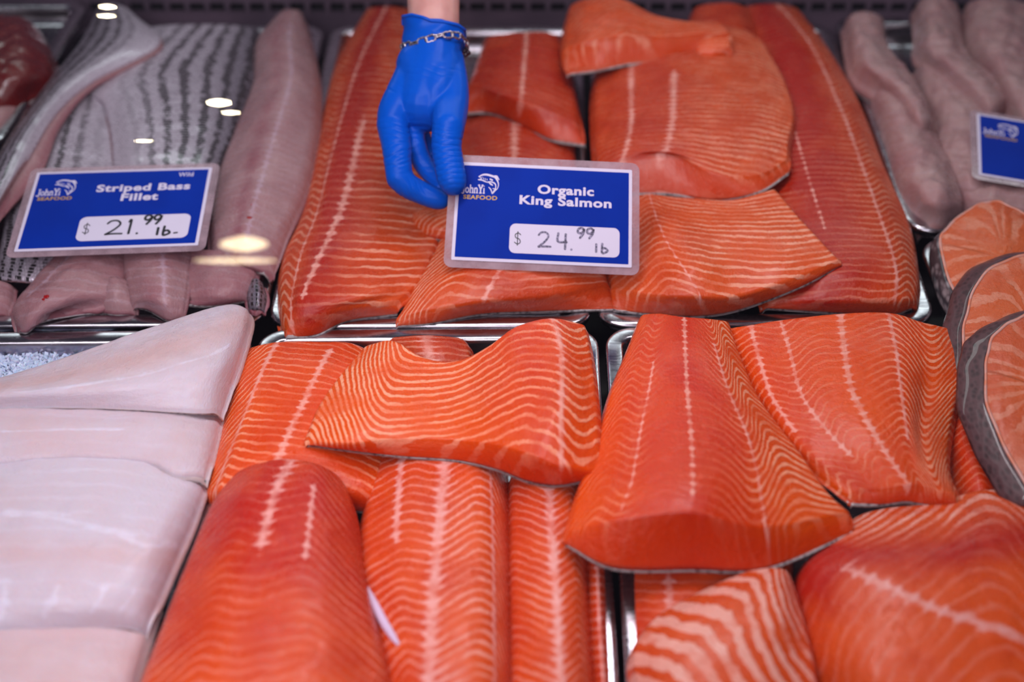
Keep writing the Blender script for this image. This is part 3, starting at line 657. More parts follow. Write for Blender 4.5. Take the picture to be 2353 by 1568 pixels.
fillet('salmon_fillet', 'narrow salmon fillet with a white centre line, right of the middle fillet at the bottom', 'fish fillet',
  [[(1172,1080,6.8),(1215,1078,7.8),(1258,1078,8.0),(1300,1080,7.7),(1332,1084,6.8)],
   [(1172,1180,6.9),(1218,1180,8.2),(1264,1180,8.5),(1308,1180,8.1),(1340,1184,6.9)],
   [(1172,1300,6.9),(1222,1300,8.2),(1272,1300,8.6),(1316,1300,8.1),(1346,1300,6.9)],
   [(1174,1430,6.9),(1228,1430,8.2),(1280,1430,8.6),(1322,1430,8.1),(1352,1430,6.9)],
   [(1176,1570,6.9),(1230,1570,8.2),(1286,1570,8.6),(1330,1570,8.1),(1362,1570,6.9)],
   [(1176,1720,6.7),(1230,1720,7.8),(1290,1720,8.0),(1335,1720,7.7),(1370,1720,6.8)]],
  'farmed', T=1.6, rad=(.9,.9,.8,.8), sp=.85, chev=[(0,1.0),(.5,0),(.8,1.0),(1,.1)], amp=[(0,.55),(.5,.6),(1,.7)], fw=.24, tone=[(0,.4),(.5,.25),(1,.15)],
  veins=[([(0,.5),(1,.52)],3.0)], N=(120,60))
fillet('salmon_fillet', 'thin strip of salmon fillet along the pan wall, right of the narrow fillet', 'fish fillet',
  [[(1344,1270,5.6),(1372,1268,6.6),(1394,1272,5.7)],[(1350,1400,5.6),(1376,1400,6.8),(1398,1400,5.7)],[(1360,1560,5.6),(1386,1560,6.8),(1406,1560,5.7)],[(1368,1720,5.6),(1396,1720,6.4),(1416,1720,5.6)]],
  'farmed', T=1.2, rad=(.5,.5,.5,.5), sp=.8, amp=.5, tone=.4, veins=[([(0,.5),(1,.5)],2)], N=(70,34))
fillet('salmon_fillet', 'large deep red salmon fillet at the bottom left, closest to the front', 'fish fillet',
  [[(540,1076,8.4),(610,1050,10.0),(668,1044,10.4),(730,1056,10.0),(786,1086,8.4)],
   [(480,1150,8.6),(555,1138,10.9),(636,1134,11.4),(732,1140,10.9),(812,1160,8.8)],
   [(420,1290,8.6),(515,1286,11.1),(610,1286,11.6),(730,1286,11.1),(832,1300,8.8)],
   [(360,1440,8.6),(475,1440,11.1),(590,1440,11.6),(740,1440,11.1),(874,1450,8.8)],
   [(306,1580,8.6),(440,1580,11.1),(570,1580,11.6),(740,1580,11.1),(896,1580,8.8)],
   [(250,1740,8.4),(400,1740,10.6),(550,1740,11.0),(740,1740,10.6),(910,1740,8.6)]],
  'farmed', T=2.0, rad=(1.4,1.2,1.2,.8), sp=1.0, chev=[(0,-2.2),(.25,.4),(.45,0),(.7,.8),(1,-2)], amp=[(0,.45),(.4,.25),(.6,.25),(1,.5)], fw=[(0,.22),(.5,.18),(1,.26)],
  tone=lambda u,v: np.clip(.6+.35*np.exp(-((v-.3)/.25)**2)-.35*v, 0, 1), veins=[([(.02,.52),(.36,.46)],2.8),([(.15,.72),(.4,.69)],1.2)], N=(120,100), lump=.14)
# ------------------------------------------------------------------ salmon in the front right pan
fillet('salmon_fillet', 'large deep orange salmon fillet with three white vein lines and a thick cut front', 'fish fillet',
  [[(1474,716,9.6),(1518,714,10.6),(1572,722,10.7),(1628,726,10.6),(1676,732,9.6)],
   [(1444,792,9.8),(1500,786,11.2),(1574,784,11.6),(1648,790,11.2),(1700,806,9.8)],
   [(1404,890,9.9),(1484,884,11.7),(1578,880,12.2),(1678,890,11.7),(1748,914,9.9)],
   [(1370,1010,9.9),(1462,1004,12.0),(1588,1000,12.6),(1724,1006,11.7),(1836,1030,10.0)],
   [(1332,1110,9.9),(1448,1104,12.2),(1592,1100,12.9),(1744,1110,11.7),(1904,1126,10.2)],
   [(1298,1226,9.8),(1420,1196,11.9),(1592,1178,12.8),(1752,1214,11.4),(1958,1176,10.0)]],
  'salmon', T=1.8, rad=(.5,.6,.8,.2), near=[(1300,1252,9.2),(1410,1308,8.8),(1592,1312,8.6),(1765,1308,8.8),(1958,1226,9.0)],
  sp=.95, chev=[(0,-2.6),(.12,.1),(.26,-.9),(.36,.4),(.5,.5),(.62,.3),(.74,-1.6),(.86,1.5),(1,.2)], amp=[(0,.32),(.12,.3),(.26,.45),(.33,.1),(.5,.08),(.58,.2),(.7,.42),(.77,.95),(1,.95)],
  fw=[(0,.18),(.3,.2),(.6,.15),(.78,.36),(1,.42)], tone=[(0,.2),(.25,.45),(.5,.75),(.7,.6),(.8,.15),(1,.05)],
  veins=[([(.0,.5),(.9,.5)],.9),([(.3,.28),(.95,.25)],.6),([(.2,.72),(1,.76)],.7)], lump=.05, N=(120,120), cutamp=.6)
fillet('salmon_fillet', 'broad salmon fillet at the back right with a drooping curled right edge', 'fish fillet',
  [[(1660,752,8.2),(1722,742,9.6),(1800,730,10.0),(1930,716,10.4),(2044,714,10.4),(2130,736,9.8),(2206,756,8.6)],
   [(1690,820,8.4),(1742,820,9.9),(1822,810,10.5),(1940,800,11.0),(2060,796,10.9),(2142,808,10.2),(2218,826,8.8)],
   [(1736,918,8.6),(1772,910,9.9),(1846,906,10.6),(1956,890,11.1),(2070,884,11.0),(2140,890,10.0),(2206,900,8.8)],
   [(1790,1000,8.8),(1824,990,9.9),(1900,984,10.5),(1996,974,11.0),(2080,968,10.9),(2126,980,10.3),(2188,986,8.8)],
   [(1850,1062,9.0),(1886,1058,9.8),(1960,1050,10.3),(2040,1046,10.8),(2092,1050,10.7),(2136,1064,10.6),(2182,1070,9.6)],
   [(1950,1142,9.2),(1985,1128,9.5),(2030,1124,9.8),(2088,1116,10.2),(2120,1118,10.1),(2160,1130,10.0),(2204,1142,9.6)]],
  'salmon', T=1.2, rad=(.4,.6,.6,.25), near=[(1956,1160,8.8),(1990,1162,8.7),(2036,1160,8.6),(2080,1154,8.8),(2120,1160,8.7),(2160,1162,8.7),(2204,1162,8.9)],
  sp=.9, chev=[(0,-1.2),(.17,-.1),(.32,-1.0),(.42,.6),(.5,.1),(.66,1.6),(.84,-1.8),(1,1.6)], amp=[(0,.7),(.16,.6),(.25,.15),(.33,.5),(.42,.3),(.5,.18),(.6,.3),(.67,.8),(1,1.0)],
  fw=[(0,.24),(.5,.18),(.68,.3),(.84,.46),(1,.42)], tone=[(0,.1),(.2,.5),(.35,.3),(.5,.15),(.66,.35),(.9,.1)],
  veins=[([(0,.5),(.5,.5),(1,.5)],1.3),([(0,.17),(.6,.17)],1.8),([(0,.32),(.8,.33)],1.0),([(0,.66),(.7,.67)],1.0)], lump=.05, N=(120,130), dimples=[(.8,.45,.07,.4,-.35)])
fillet('salmon_fillet', 'dark orange salmon fillet glimpsed under the curled edge at the right', 'fish fillet',
  [[(2150,900,6.2),(2190,900,7.0),(2225,930,6.4)],[(2160,1000,6.4),(2220,1000,7.8),(2270,1014,6.6)],[(2180,1080,6.4),(2250,1080,7.9),(2316,1090,6.7)],[(2190,1180,6.2),(2270,1180,7.2),(2350,1180,6.6)]],
  'salmon', T=1.4, rad=(.6,.7,.5,.5), sp=.8, chev=[(0,-1),(.5,.3),(1,-1)], amp=.5, fw=.22, tone=.55, N=(70,50))
fillet('salmon_fillet', 'huge rosy salmon fillet filling the bottom right corner', 'fish fillet',
  [[(1950,1186,8.0),(2040,1164,8.4),(2150,1150,8.6),(2270,1122,8.6),(2380,1136,8.2),(2480,1180,7.4)],
   [(1890,1240,8.4),(2010,1238,10.0),(2150,1230,10.4),(2300,1200,10.2),(2420,1210,9.4),(2540,1240,7.6)],
   [(1836,1300,8.4),(1960,1300,10.5),(2120,1300,11.2),(2290,1290,11.0),(2440,1290,10.0),(2580,1310,7.6)],
   [(1852,1400,8.2),(1970,1410,10.4),(2130,1410,11.3),(2310,1400,11.2),(2470,1400,10.2),(2620,1420,7.6)],
   [(1884,1500,8.0),(1990,1520,10.2),(2150,1530,11.1),(2340,1530,11.0),(2500,1530,10.0),(2650,1530,7.6)],
   [(1960,1640,7.8),(2060,1660,9.6),(2200,1680,10.4),(2380,1700,10.4),(2540,1700,9.4),(2700,1700,7.6)]],
  'farmed', T=2.0, rad=(1.6,1.0,.4,1.0), sp=1.7, chev=[(0,0),(.5,8),(.6,8.4),(.75,5),(1,1)],
  amp=lambda u,v: np.clip(1.7-v*6,.22,1.3), fw=lambda u,v: np.clip(.6-v*1.4,.2,.6), tone=lambda u,v: np.clip(.0+.95*np.exp(-((v-.36+.12*u)/.13)**2)+.75*np.exp(-(((u-.03)/.13)**2+((v-.45)/.2)**2)),0,1),
  veins=[([(.42,.2),(.58,.42),(.80,.75)],5.0)], N=(110,130))
fillet('salmon_fillet', 'salmon fillet with bold pale chevron stripes at the bottom, left of the huge rosy one', 'fish fillet',
  [[(1690,1322,7.6),(1730,1304,8.6),(1775,1300,8.8),(1806,1306,8.6),(1824,1330,7.8)],
   [(1590,1366,7.6),(1650,1354,9.2),(1738,1348,9.6),(1800,1356,9.4),(1842,1390,7.9)],
   [(1496,1424,7.6),(1590,1420,9.5),(1690,1420,10.0),(1790,1430,9.8),(1858,1450,7.9)],
   [(1450,1510,7.6),(1530,1506,9.5),(1610,1510,10.0),(1760,1516,9.8),(1874,1520,7.9)],
   [(1476,1620,7.6),(1520,1620,9.2),(1560,1630,9.8),(1740,1640,9.6),(1890,1640,7.9)]],
  'farmed', T=1.6, rad=(.6,.7,.5,.8), sp=1.9, chev=[(0,.4),(.45,-.3),(.55,-1.0),(1,-6.6)], amp=[(0,1.5),(.45,1.4),(1,1.2)], fw=[(0,.72),(.4,.55),(1,.5)], tone=0.03, N=(100,110), lump=.05)
fillet('salmon_fillet', 'reddish salmon fillet under the thick cut front, behind the chevron striped one', 'fish fillet',
  [[(1450,1210,5.8),(1520,1210,6.8),(1620,1210,7.0),(1740,1220,6.6),(1820,1220,6.0)],[(1446,1320,5.8),(1520,1320,7.0),(1620,1320,7.2),(1740,1320,6.8),(1820,1320,6.0)],[(1446,1470,5.8),(1520,1470,6.8),(1620,1480,6.9),(1740,1480,6.6),(1820,1480,5.8)],[(1450,1650,5.8),(1520,1650,6.4),(1620,1650,6.6),(1740,1650,6.4),(1840,1650,5.8)]],
  'farmed', T=1.6, rad=(.6,.6,.5,.5), sp=.9, amp=.3, fw=.2, tone=.5, veins=[([(0,.3),(1,.3)],2.0)], N=(70,60))
# ------------------------------------------------------------------ striped bass pan
def rows_of(n): return lambda u, v: 2*np.pi*u*n
fillet('bass_fillet', 'skin-on striped bass fillet half hidden behind its sign, dark scaly edge at the far left', 'fish fillet',
  [[(110,150,7.0),(160,150,8.0),(230,155,8.2),(310,170,7.4)],[(52,300,7.0),(110,296,8.1),(190,296,8.3),(296,300,7.4)],[(22,420,7.0),(80,416,8.1),(170,414,8.3),(300,420,7.4)],
   [(2,520,7.0),(60,520,8.0),(140,520,8.1),(240,520,7.2)],[(-18,640,6.9),(30,642,7.4),(85,645,7.4),(136,636,6.9)]],
  'bass', T=1.0, rad=(1.2,.8,.6,.3), topskin='bass_skin', phasefn=rows_of(7.5), amp=[(0,1.3),(.55,1.1),(.8,.2),(1,0)], tone=[(0,.65),(.5,.2),(1,0)], near=[(-18,644,6.3),(30,648,6.3),(85,652,6.3),(134,642,6.3)])
fillet('bass_fillet', 'skin-on striped bass fillet in the middle of the pan, white belly side toward the left', 'fish fillet',
  [[(330,60,7.8),(390,54,8.6),(470,52,8.8),(540,54,8.6),(602,64,7.6)],
   [(204,190,8.4),(290,168,9.4),(390,152,9.6),(500,150,9.2),(592,160,7.8)],
   [(236,240,8.4),(300,230,9.4),(390,225,9.7),(490,225,9.3),(566,235,7.8)],
   [(254,310,8.4),(315,305,9.3),(395,302,9.5),(480,302,9.1),(548,310,7.8)],
   [(260,390,8.2),(320,390,9.1),(390,390,9.2),(460,390,8.8),(512,394,7.6)],
   [(266,500,7.8),(325,500,8.4),(390,500,8.5),(450,500,8.2),(492,500,7.4)]],
  'bass', T=1.0, rad=(.4,1.2,.6,.6), topskin='bass_skin', phasefn=rows_of(8.5), amp=[(0,0),(.18,.05),(.35,.75),(.5,1.1),(1,1.3)], tone=[(0,0),(.4,.05),(.7,.35),(.85,.8),(1,1)])
fillet('bass_fillet', 'skin-on striped bass fillet running to the far left corner with a pink cut edge', 'fish fillet',
  [[(226,6,9.6),(252,4,10.4),(284,12,10.4),(318,40,9.6)],
   [(180,92,9.6),(240,86,10.8),(310,84,10.8),(366,100,10.0)],
   [(92,204,9.6),(130,196,10.8),(166,190,10.8),(212,186,10.0)],
   [(14,318,9.6),(48,304,10.7),(82,290,10.7),(126,264,9.9)],
   [(-50,430,9.4),(-10,418,10.4),(26,404,10.4),(62,370,9.7)],
   [(-110,570,9.0),(-70,560,9.6),(-40,530,9.6),(0,468,9.0)]],
  'bass', T=1.0, rad=(1.0,.3,.6,.4), topskin='bass_skin', phasefn=rows_of(6.5), amp=[(0,1.2),(.5,.9),(.65,.3),(.75,0),(1,0)], tone=[(0,.9),(.4,.5),(.65,.15),(1,0)],
  right=[(332,66,8.8),(366,122,9.0),(216,206,9.0),(142,292,8.8),(96,400,8.6),(10,500,8.4)])
fillet('bass_fillet', 'pale pink bass fillet lying flesh side up at the right of the pan', 'fish fillet',
  [[(642,26,8.4),(658,16,9.2),(682,16,9.2),(698,26,8.4)],
   [(586,90,8.4),(625,84,10.0),(672,84,10.1),(716,94,8.4)],
   [(578,182,8.4),(624,178,10.2),(680,178,10.3),(732,186,8.4)],
   [(536,290,8.3),(590,286,10.0),(655,286,10.2),(728,296,8.3)],
   [(494,404,8.2),(556,402,9.8),(625,402,9.9),(706,408,8.2)],
   [(480,512,8.0),(535,512,9.4),(594,512,9.5),(662,516,8.0)],
   [(482,588,7.6),(530,594,8.4),(576,606,8.4),(628,610,7.6)]],
  'bass', T=1.2, rad=(1.2,1.2,1.0,.5), sp=1.0, chev=[(0,-1),(.5,0),(1,-1)], amp=.3, fw=.2, tone=lambda u,v: .15+.6*np.exp(-((u-.42)/.10)**2)*(.4+v), near=[(486,602,7.2),(530,612,7.2),(576,622,7.2),(618,632,7.2)],
  veins=[([(.1,.62),(.9,.55)],2.0)], lump=.18)
fillet('bass_piece', 'pink bass flap with a red blood spot hanging over the front rim of the pan', 'fish piece',
  [[(130,570,7.6),(180,566,8.4),(235,566,8.4),(296,580,7.6)],
   [(64,648,7.6),(120,640,8.8),(190,636,8.8),(276,650,7.6)],
   [(26,698,7.4),(80,690,8.6),(150,684,8.6),(238,686,7.4)],
   [(36,748,6.7),(60,744,7.4),(88,734,7.4),(128,706,7.0)]],
  'bass', T=.9, rad=(1.0,.8,.5,.6), near=[(38,760,6.25),(62,764,6.25),(90,742,6.3),(130,716,6.4)], sp=1.4, amp=.4, fw=.2, tone=.45, lump=.3, veins=[([(.1,.3),(.6,.2)],1.5)])
fillet('bass_piece', 'small curled bass scrap between the two pink flaps on the front rim', 'fish piece',
  [[(228,640,7.0),(262,628,8.2),(300,640,7.2)],[(222,672,7.0),(262,664,8.2),(306,672,7.1)],[(226,700,6.6),(262,704,7.0),(310,704,6.7)]],
  'bass', T=.6, rad=(.8,.8,.8,.5), sp=.8, amp=.4, tone=.2, N=(44,44), lump=.35)
fillet('bass_piece', 'pink bass flap with a pointed lower corner and dark skin edge, below the sign', 'fish piece',
  [[(276,572,7.6),(330,566,8.6),(385,566,8.6),(440,576,7.6)],
   [(286,636,7.6),(335,628,8.8),(384,628,8.8),(432,636,7.6)],
   [(296,684,7.2),(340,680,8.4),(385,684,8.4),(426,690,7.4)],
   [(304,700,6.9),(340,704,7.4),(386,724,7.2),(420,722,7.0)]],
  'bass', T=.7, rad=(.7,.3,.5,.4), near=[(304,706,6.3),(340,712,6.3),(388,738,6.3),(420,730,6.3)], right=[(444,582,6.9),(437,640,6.9),(430,695,6.6),(420,730,6.3)], sp=1.2, amp=.4, fw=.2, tone=[(0,.2),(.4,.5),(1,.3)], veins=[([(.1,.6),(.8,.62)],2.2)], lump=.14)
fillet('bass_piece', 'rosy bass tail portion resting on the front rim, right of the pointed flap', 'fish piece',
  [[(430,574,7.2),(480,570,8.2),(530,580,8.2),(596,600,7.4)],[(428,640,7.2),(480,632,8.4),(530,632,8.4),(582,642,7.4)],[(430,682,6.9),(480,680,7.6),(525,680,7.6),(568,676,7.0)]],
  'bass', T=.8, rad=(.5,.6,.5,.5), near=[(430,702,6.3),(480,704,6.3),(525,700,6.3),(562,692,6.3)], sp=1.1, amp=.35, fw=.2, tone=.55, lump=.15)
fillet('bass_piece', 'dark wet fish skin end curled over the pan corner', 'fish piece',
  [[(572,640,7.0),(590,636,7.6),(604,646,7.0)],[(566,670,6.9),(590,666,7.7),(612,676,6.9)],[(570,708,6.6),(590,706,7.0),(606,706,6.7)]],
  'bass', T=.5, rad=(.6,.6,.5,.5), topskin='bass_skin', phasefn=rows_of(4), amp=1.0, tone=.9, N=(44,44), lump=.2, near=[(572,722,6.2),(590,728,6.2),(604,718,6.2)])
fillet('bass_piece', 'small pink bass end at the left frame edge by the front rim', 'fish piece',
  [[(-60,640,7),(-20,636,7.8),(30,650,7)],[(-60,680,6.9),(-20,678,7.6),(26,686,6.9)],[(-60,706,6.6),(-20,708,6.8),(14,708,6.6)]], 'bass', T=.6, rad=(.6,.6,.5,.5), tone=.4, amp=.3, N=(44,44))
# ------------------------------------------------------------------ dark red tuna in the far left pan
fillet('tuna_pan_piece', 'dark red glossy tuna loin in the far left corner', 'fish piece',
  [[(-70,40,9.0),(-20,28,11.2),(40,30,11.4),(92,58,9.4)],[(-90,110,9.0),(-30,90,12.0),(50,88,12.2),(120,116,9.4)],[(-90,180,9.0),(-30,165,11.6),(46,160,11.8),(118,172,9.4)],[(-70,240,8.6),(-30,232,9.8),(20,226,9.8),(72,208,9.0)]],
  'tuna', T=1.6, rad=(1.5,1.5,1.5,1.2), sp=1.6, amp=.3, tone=.5, lump=.35)
fillet('tuna_pan_piece', 'pale pinkish tuna belly slice below the dark loin at the left edge', 'fish piece',  # pale glimmer below the loin, built as an added flesh piece
  [[(-60,238,8.2),(-20,232,9.0),(20,228,9.0),(62,226,8.2)],[(-80,290,8.2),(-40,284,9.0),(-5,278,9.0),(30,268,8.2)],[(-90,330,7.8),(-60,328,8.3),(-30,322,8.3),(2,312,7.9)]],
  'monk', T=.8, rad=(.6,.6,.5,.5), sp=.9, amp=.6, tone=.5, N=(60,60), lump=.2)
# ------------------------------------------------------------------ pale monkfish in the back right pan
W_ = dict(cat='fish fillet', mat='monk', lump=.55, sp=1.5, amp=.3, fw=.2, tone=.35, N=(80,60))
fillet('monkfish_fillet', 'thick pale monkfish tail at the left of the back right pan',
  rows=[[(1942,40,8.4),(1965,22,9.8),(2000,20,9.8),(2034,36,8.4)],[(1948,96,8.4),(1975,90,10.2),(2010,90,10.2),(2044,100,8.6)],[(1966,160,8.4),(2000,150,10.3),(2040,148,10.3),(2086,150,8.8)],
   [(2040,212,8.6),(2070,204,10.2),(2098,204,10.2),(2122,212,8.8)],[(2080,264,8.6),(2102,262,9.9),(2124,264,9.9),(2146,270,8.6)],[(2092,292,8.2),(2110,296,8.8),(2128,298,8.8),(2144,292,8.2)]], T=1.4, rad=(1.3,1.3,1.0,1.0), **W_)
fillet('monkfish_fillet', 'pale monkfish fillet with a lumpy rounded near end beside the salmon steaks',
  rows=[[(1990,190,7.0),(2020,180,8.4),(2055,180,8.4),(2090,196,7.2)],[(2020,262,7.0),(2055,258,8.8),(2095,258,8.8),(2140,270,7.2)],[(2044,340,7.0),(2086,336,9.0),(2130,336,9.0),(2176,344,7.2)],
   [(2064,410,7.0),(2110,406,9.2),(2160,404,9.2),(2206,412,7.4)],[(2100,466,7.0),(2135,462,8.8),(2175,460,8.8),(2216,454,7.4)],[(2122,492,6.6),(2148,496,7.4),(2176,496,7.4),(2208,486,6.9)]], T=1.6, rad=(1.3,1.3,1.0,1.0), **W_)
fillet('monkfish_fillet', 'pale monkfish fillet with a red bruise, top centre of the back right pan',
  rows=[[(2104,2,8.4),(2135,-10,10.0),(2170,-10,10.0),(2206,4,8.6)],[(2108,70,8.4),(2138,64,10.4),(2176,62,10.4),(2214,72,8.6)],[(2112,122,8.4),(2150,118,10.2),(2195,116,10.2),(2230,122,8.6)],
   [(2200,196,8.6),(2232,186,9.9),(2262,178,9.9),(2286,172,8.6)],[(2256,250,8.2),(2278,244,9.0),(2300,236,9.0),(2322,222,8.4)]], T=1.2, rad=(1.2,1.2,1.0,.8), veins=[([(.35,.1),(.7,.2)],1.0)], **W_)
fillet('monkfish_fillet', 'monkfish fillet at the top right corner with a bluish grey right side',
  rows=[[(2218,2,8.2),(2260,-10,10.0),(2310,-10,10.2),(2400,10,9.0)],[(2222,90,8.2),(2268,84,10.2),(2320,84,10.4),(2410,100,9.0)],[(2276,176,8.2),(2310,170,10.0),(2350,170,10.2),(2430,186,9.0)],[(2330,262,8.0),(2355,262,9.0),(2390,262,9.2),(2440,270,8.6)]], T=1.4, rad=(1.2,1.2,1.0,1.0), **W_)
fillet('monkfish_fillet', 'yellowish pink monkfish strip running down to the sign at the right edge',
  rows=[[(2104,146,7.0),(2125,136,8.2),(2160,136,8.2),(2190,150,7.2)],[(2120,210,7.0),(2160,200,8.4),(2200,196,8.4),(2240,200,7.2)],[(2150,262,7.0),(2190,254,8.4),(2230,246,8.4),(2276,250,7.2)],[(2170,310,6.8),(2205,306,7.8),(2250,300,7.8),(2300,300,7.0)]], T=1.0, rad=(1,1,1,.8), **W_)
fillet('monkfish_fillet', 'smooth pink monkfish fillet lying under the left side of the partly visible sign',
  rows=[[(2154,272,6.6),(2190,262,7.8),(2230,262,7.8),(2270,272,6.8)],[(2156,350,6.6),(2200,346,8.0),(2240,346,8.0),(2280,350,6.8)],[(2190,432,6.6),(2230,430,7.8),(2270,430,7.8),(2310,440,6.8)]], T=1.0, rad=(1,1,1,.8), **W_)
fillet('monkfish_fillet', 'translucent grey pink fillet between the cut-off sign and the salmon steaks',
  rows=[[(2196,416,6.6),(2250,408,7.6),(2320,412,7.8),(2440,430,7.4)],[(2206,450,6.6),(2260,448,7.8),(2330,450,7.9),(2450,470,7.4)],[(2230,482,6.3),(2280,486,7.0),(2340,492,7.2),(2450,506,6.9)]], T=.8, rad=(1,1,1,.8), **W_)
# ------------------------------------------------------------------ white halibut, front left
Hh = dict(cat='fish fillet', mat='halibut', sp=1.6, fw=.2, lump=.12, N=(90,90))
fillet('halibut_fillet', 'white halibut fillet topmost of the stack, its pointed corner lying over the pan rims',
  rows=[[(-160,905,9.2),(0,862,9.6),(130,822,9.8),(270,772,9.9),(400,728,9.8),(500,698,9.4),(556,692,8.8)],
   [(-160,912,9.6),(0,888,10.4),(140,862,10.8),(280,826,11.0),(410,784,11.0),(505,752,10.4),(574,716,8.9)],
   [(-160,925,9.7),(0,908,10.6),(150,896,11.2),(300,880,11.5),(420,858,11.4),(500,838,10.8),(550,808,9.2)],
   [(-160,948,9.2),(0,933,9.7),(150,931,10.1),(300,935,10.2),(420,942,10.1),(470,944,9.8),(506,940,9.0)]],
  T=1.0, rad=(.5,1.2,.8,.3), near=[(-160,956,9.0),(0,937,9.5),(150,936,9.8),(300,940,9.9),(420,947,9.8),(470,949,9.5),(504,946,8.8)], amp=.25, tone=lambda u,v: .2+.7*np.exp(-((v-.38)/.16)**2), hveins=[([(.2,.62),(.9,.55)],1.2)], **Hh)
fillet('halibut_fillet', 'white halibut fillet second in the stack, with a curved lower right lip',
  rows=[[(-160,905,8.4),(0,900,9.2),(200,905,9.4),(350,910,9.3),(440,912,9.0),(512,915,8.0)],
   [(-160,990,8.5),(0,985,9.6),(200,985,10.0),(350,988,10.0),(430,992,9.6),(494,1000,8.4)],
   [(-160,1066,8.3),(0,1060,8.9),(160,1050,9.2),(325,1058,9.3),(400,1088,9.3),(470,1088,8.6)]],
  T=.9, rad=(.6,1.0,.8,.5), near=[(-160,1070,8.1),(0,1063,8.7),(160,1053,9.0),(323,1062,9.1),(398,1098,8.9),(468,1100,8.4)], amp=.3, tone=.4, hveins=[([(.2,.55),(.5,.5)],.8)], **Hh)
fillet('halibut_fillet', 'large white halibut fillet with a ragged white line, third in the stack',
  rows=[[(-160,1040,7.6),(0,1030,8.4),(160,1020,8.8),(320,1030,8.8),(420,1050,8.5),(480,1070,7.8)],
   [(-160,1170,7.8),(0,1165,9.2),(150,1160,9.8),(290,1165,9.9),(380,1172,9.4),(440,1184,8.0)],
   [(-160,1270,7.9),(0,1265,9.4),(140,1262,10.0),(260,1266,10.1),(340,1270,9.6),(402,1270,8.0)],
   [(-160,1370,7.9),(0,1366,9.0),(130,1366,9.5),(240,1368,9.5),(310,1368,9.0),(358,1370,8.0)],
   [(-160,1450,7.6),(0,1438,8.2),(120,1432,8.4),(220,1428,8.4),(285,1428,8.2),(330,1436,7.6)]],
  T=1.0, rad=(.6,1.0,.6,.9), near=[(-160,1470,7.2),(0,1456,7.4),(120,1446,7.5),(220,1442,7.5),(285,1442,7.4),(326,1448,7.2)], amp=.4, tone=lambda u,v: .15+.5*np.exp(-((v-.52)/.08)**2), hveins=[([(.22,.27),(.5,.36),(.75,.46),(.98,.46)],2.2)],
  veins=[([(.68,.60),(.92,.56)],1.6),([(.7,.4),(.95,.36)],1.6),([(.72,.78),(.9,.74)],1.4),([(.66,.22),(.95,.2)],1.6)], **Hh)
fillet('halibut_fillet', 'pinkish halibut fillet lowest in the stack at the bottom left corner',
  rows=[[(-160,1380,6.6),(0,1370,7.2),(150,1370,7.3),(260,1370,7.2),(360,1372,6.6)],[(-160,1500,6.8),(0,1490,7.8),(140,1486,8.0),(240,1490,7.8),(322,1500,6.8)],
   [(-160,1620,6.8),(0,1620,7.8),(120,1620,8.0),(210,1620,7.8),(290,1620,6.8)],[(-160,1730,6.6),(0,1730,7.2),(110,1730,7.4),(190,1730,7.2),(270,1730,6.6)]],
  T=1.4, rad=(.8,.8,.8,.8), amp=.25, tone=.75, **Hh)
# crushed ice in the halibut pan
iv, if_ = [], []
for k in range(8000):
    px = rng.uniform(-120, 330); py = rng.uniform(786, 905)
    hgt = 4.1+1.3*np.clip((py-800)/60, 0, 1)+rng.uniform(-.35, .45)
    if py < 812 and px > 250: continue
    p = at(px, py+8*math.sin(px*0.05), hgt); s = rng.uniform(0.0007, 0.0019)
    q = Matrix.Rotation(rng.uniform(0, 6), 3, Vector(rng.normal(0, 1, 3)).normalized())
    b = len(iv)
    for c in ((1,1,1),(1,-1,-1),(-1,1,-1),(-1,-1,1),(.8,-.8,.9),(-.9,.7,.8)):
        w = q@Vector(c)*s; iv.append((p[0]+w.x, p[1]+w.y, max(p[2]+w.z, 0.0355)))
    for t in ((0,1,2),(0,4,1),(4,3,1),(0,2,5),(5,2,3),(0,5,4),(4,5,3),(1,3,2)): if_.append(tuple(b+i for i in t))
M['ice'] = simple('crushed_ice', lin(206, 212, 236), 0.25, 0.0, None, 0.3)
M['ice'].node_tree.nodes['Principled BSDF'].inputs['Subsurface Weight'].default_value = 0.4
M['ice'].node_tree.nodes['Principled BSDF'].inputs['Subsurface Scale'].default_value = 0.004
tag(link('crushed_ice', mesh('crushed_ice', iv, if_, False), None, M['ice']), 'crushed ice at the back of the halibut pan', 'ice', None, 'stuff')

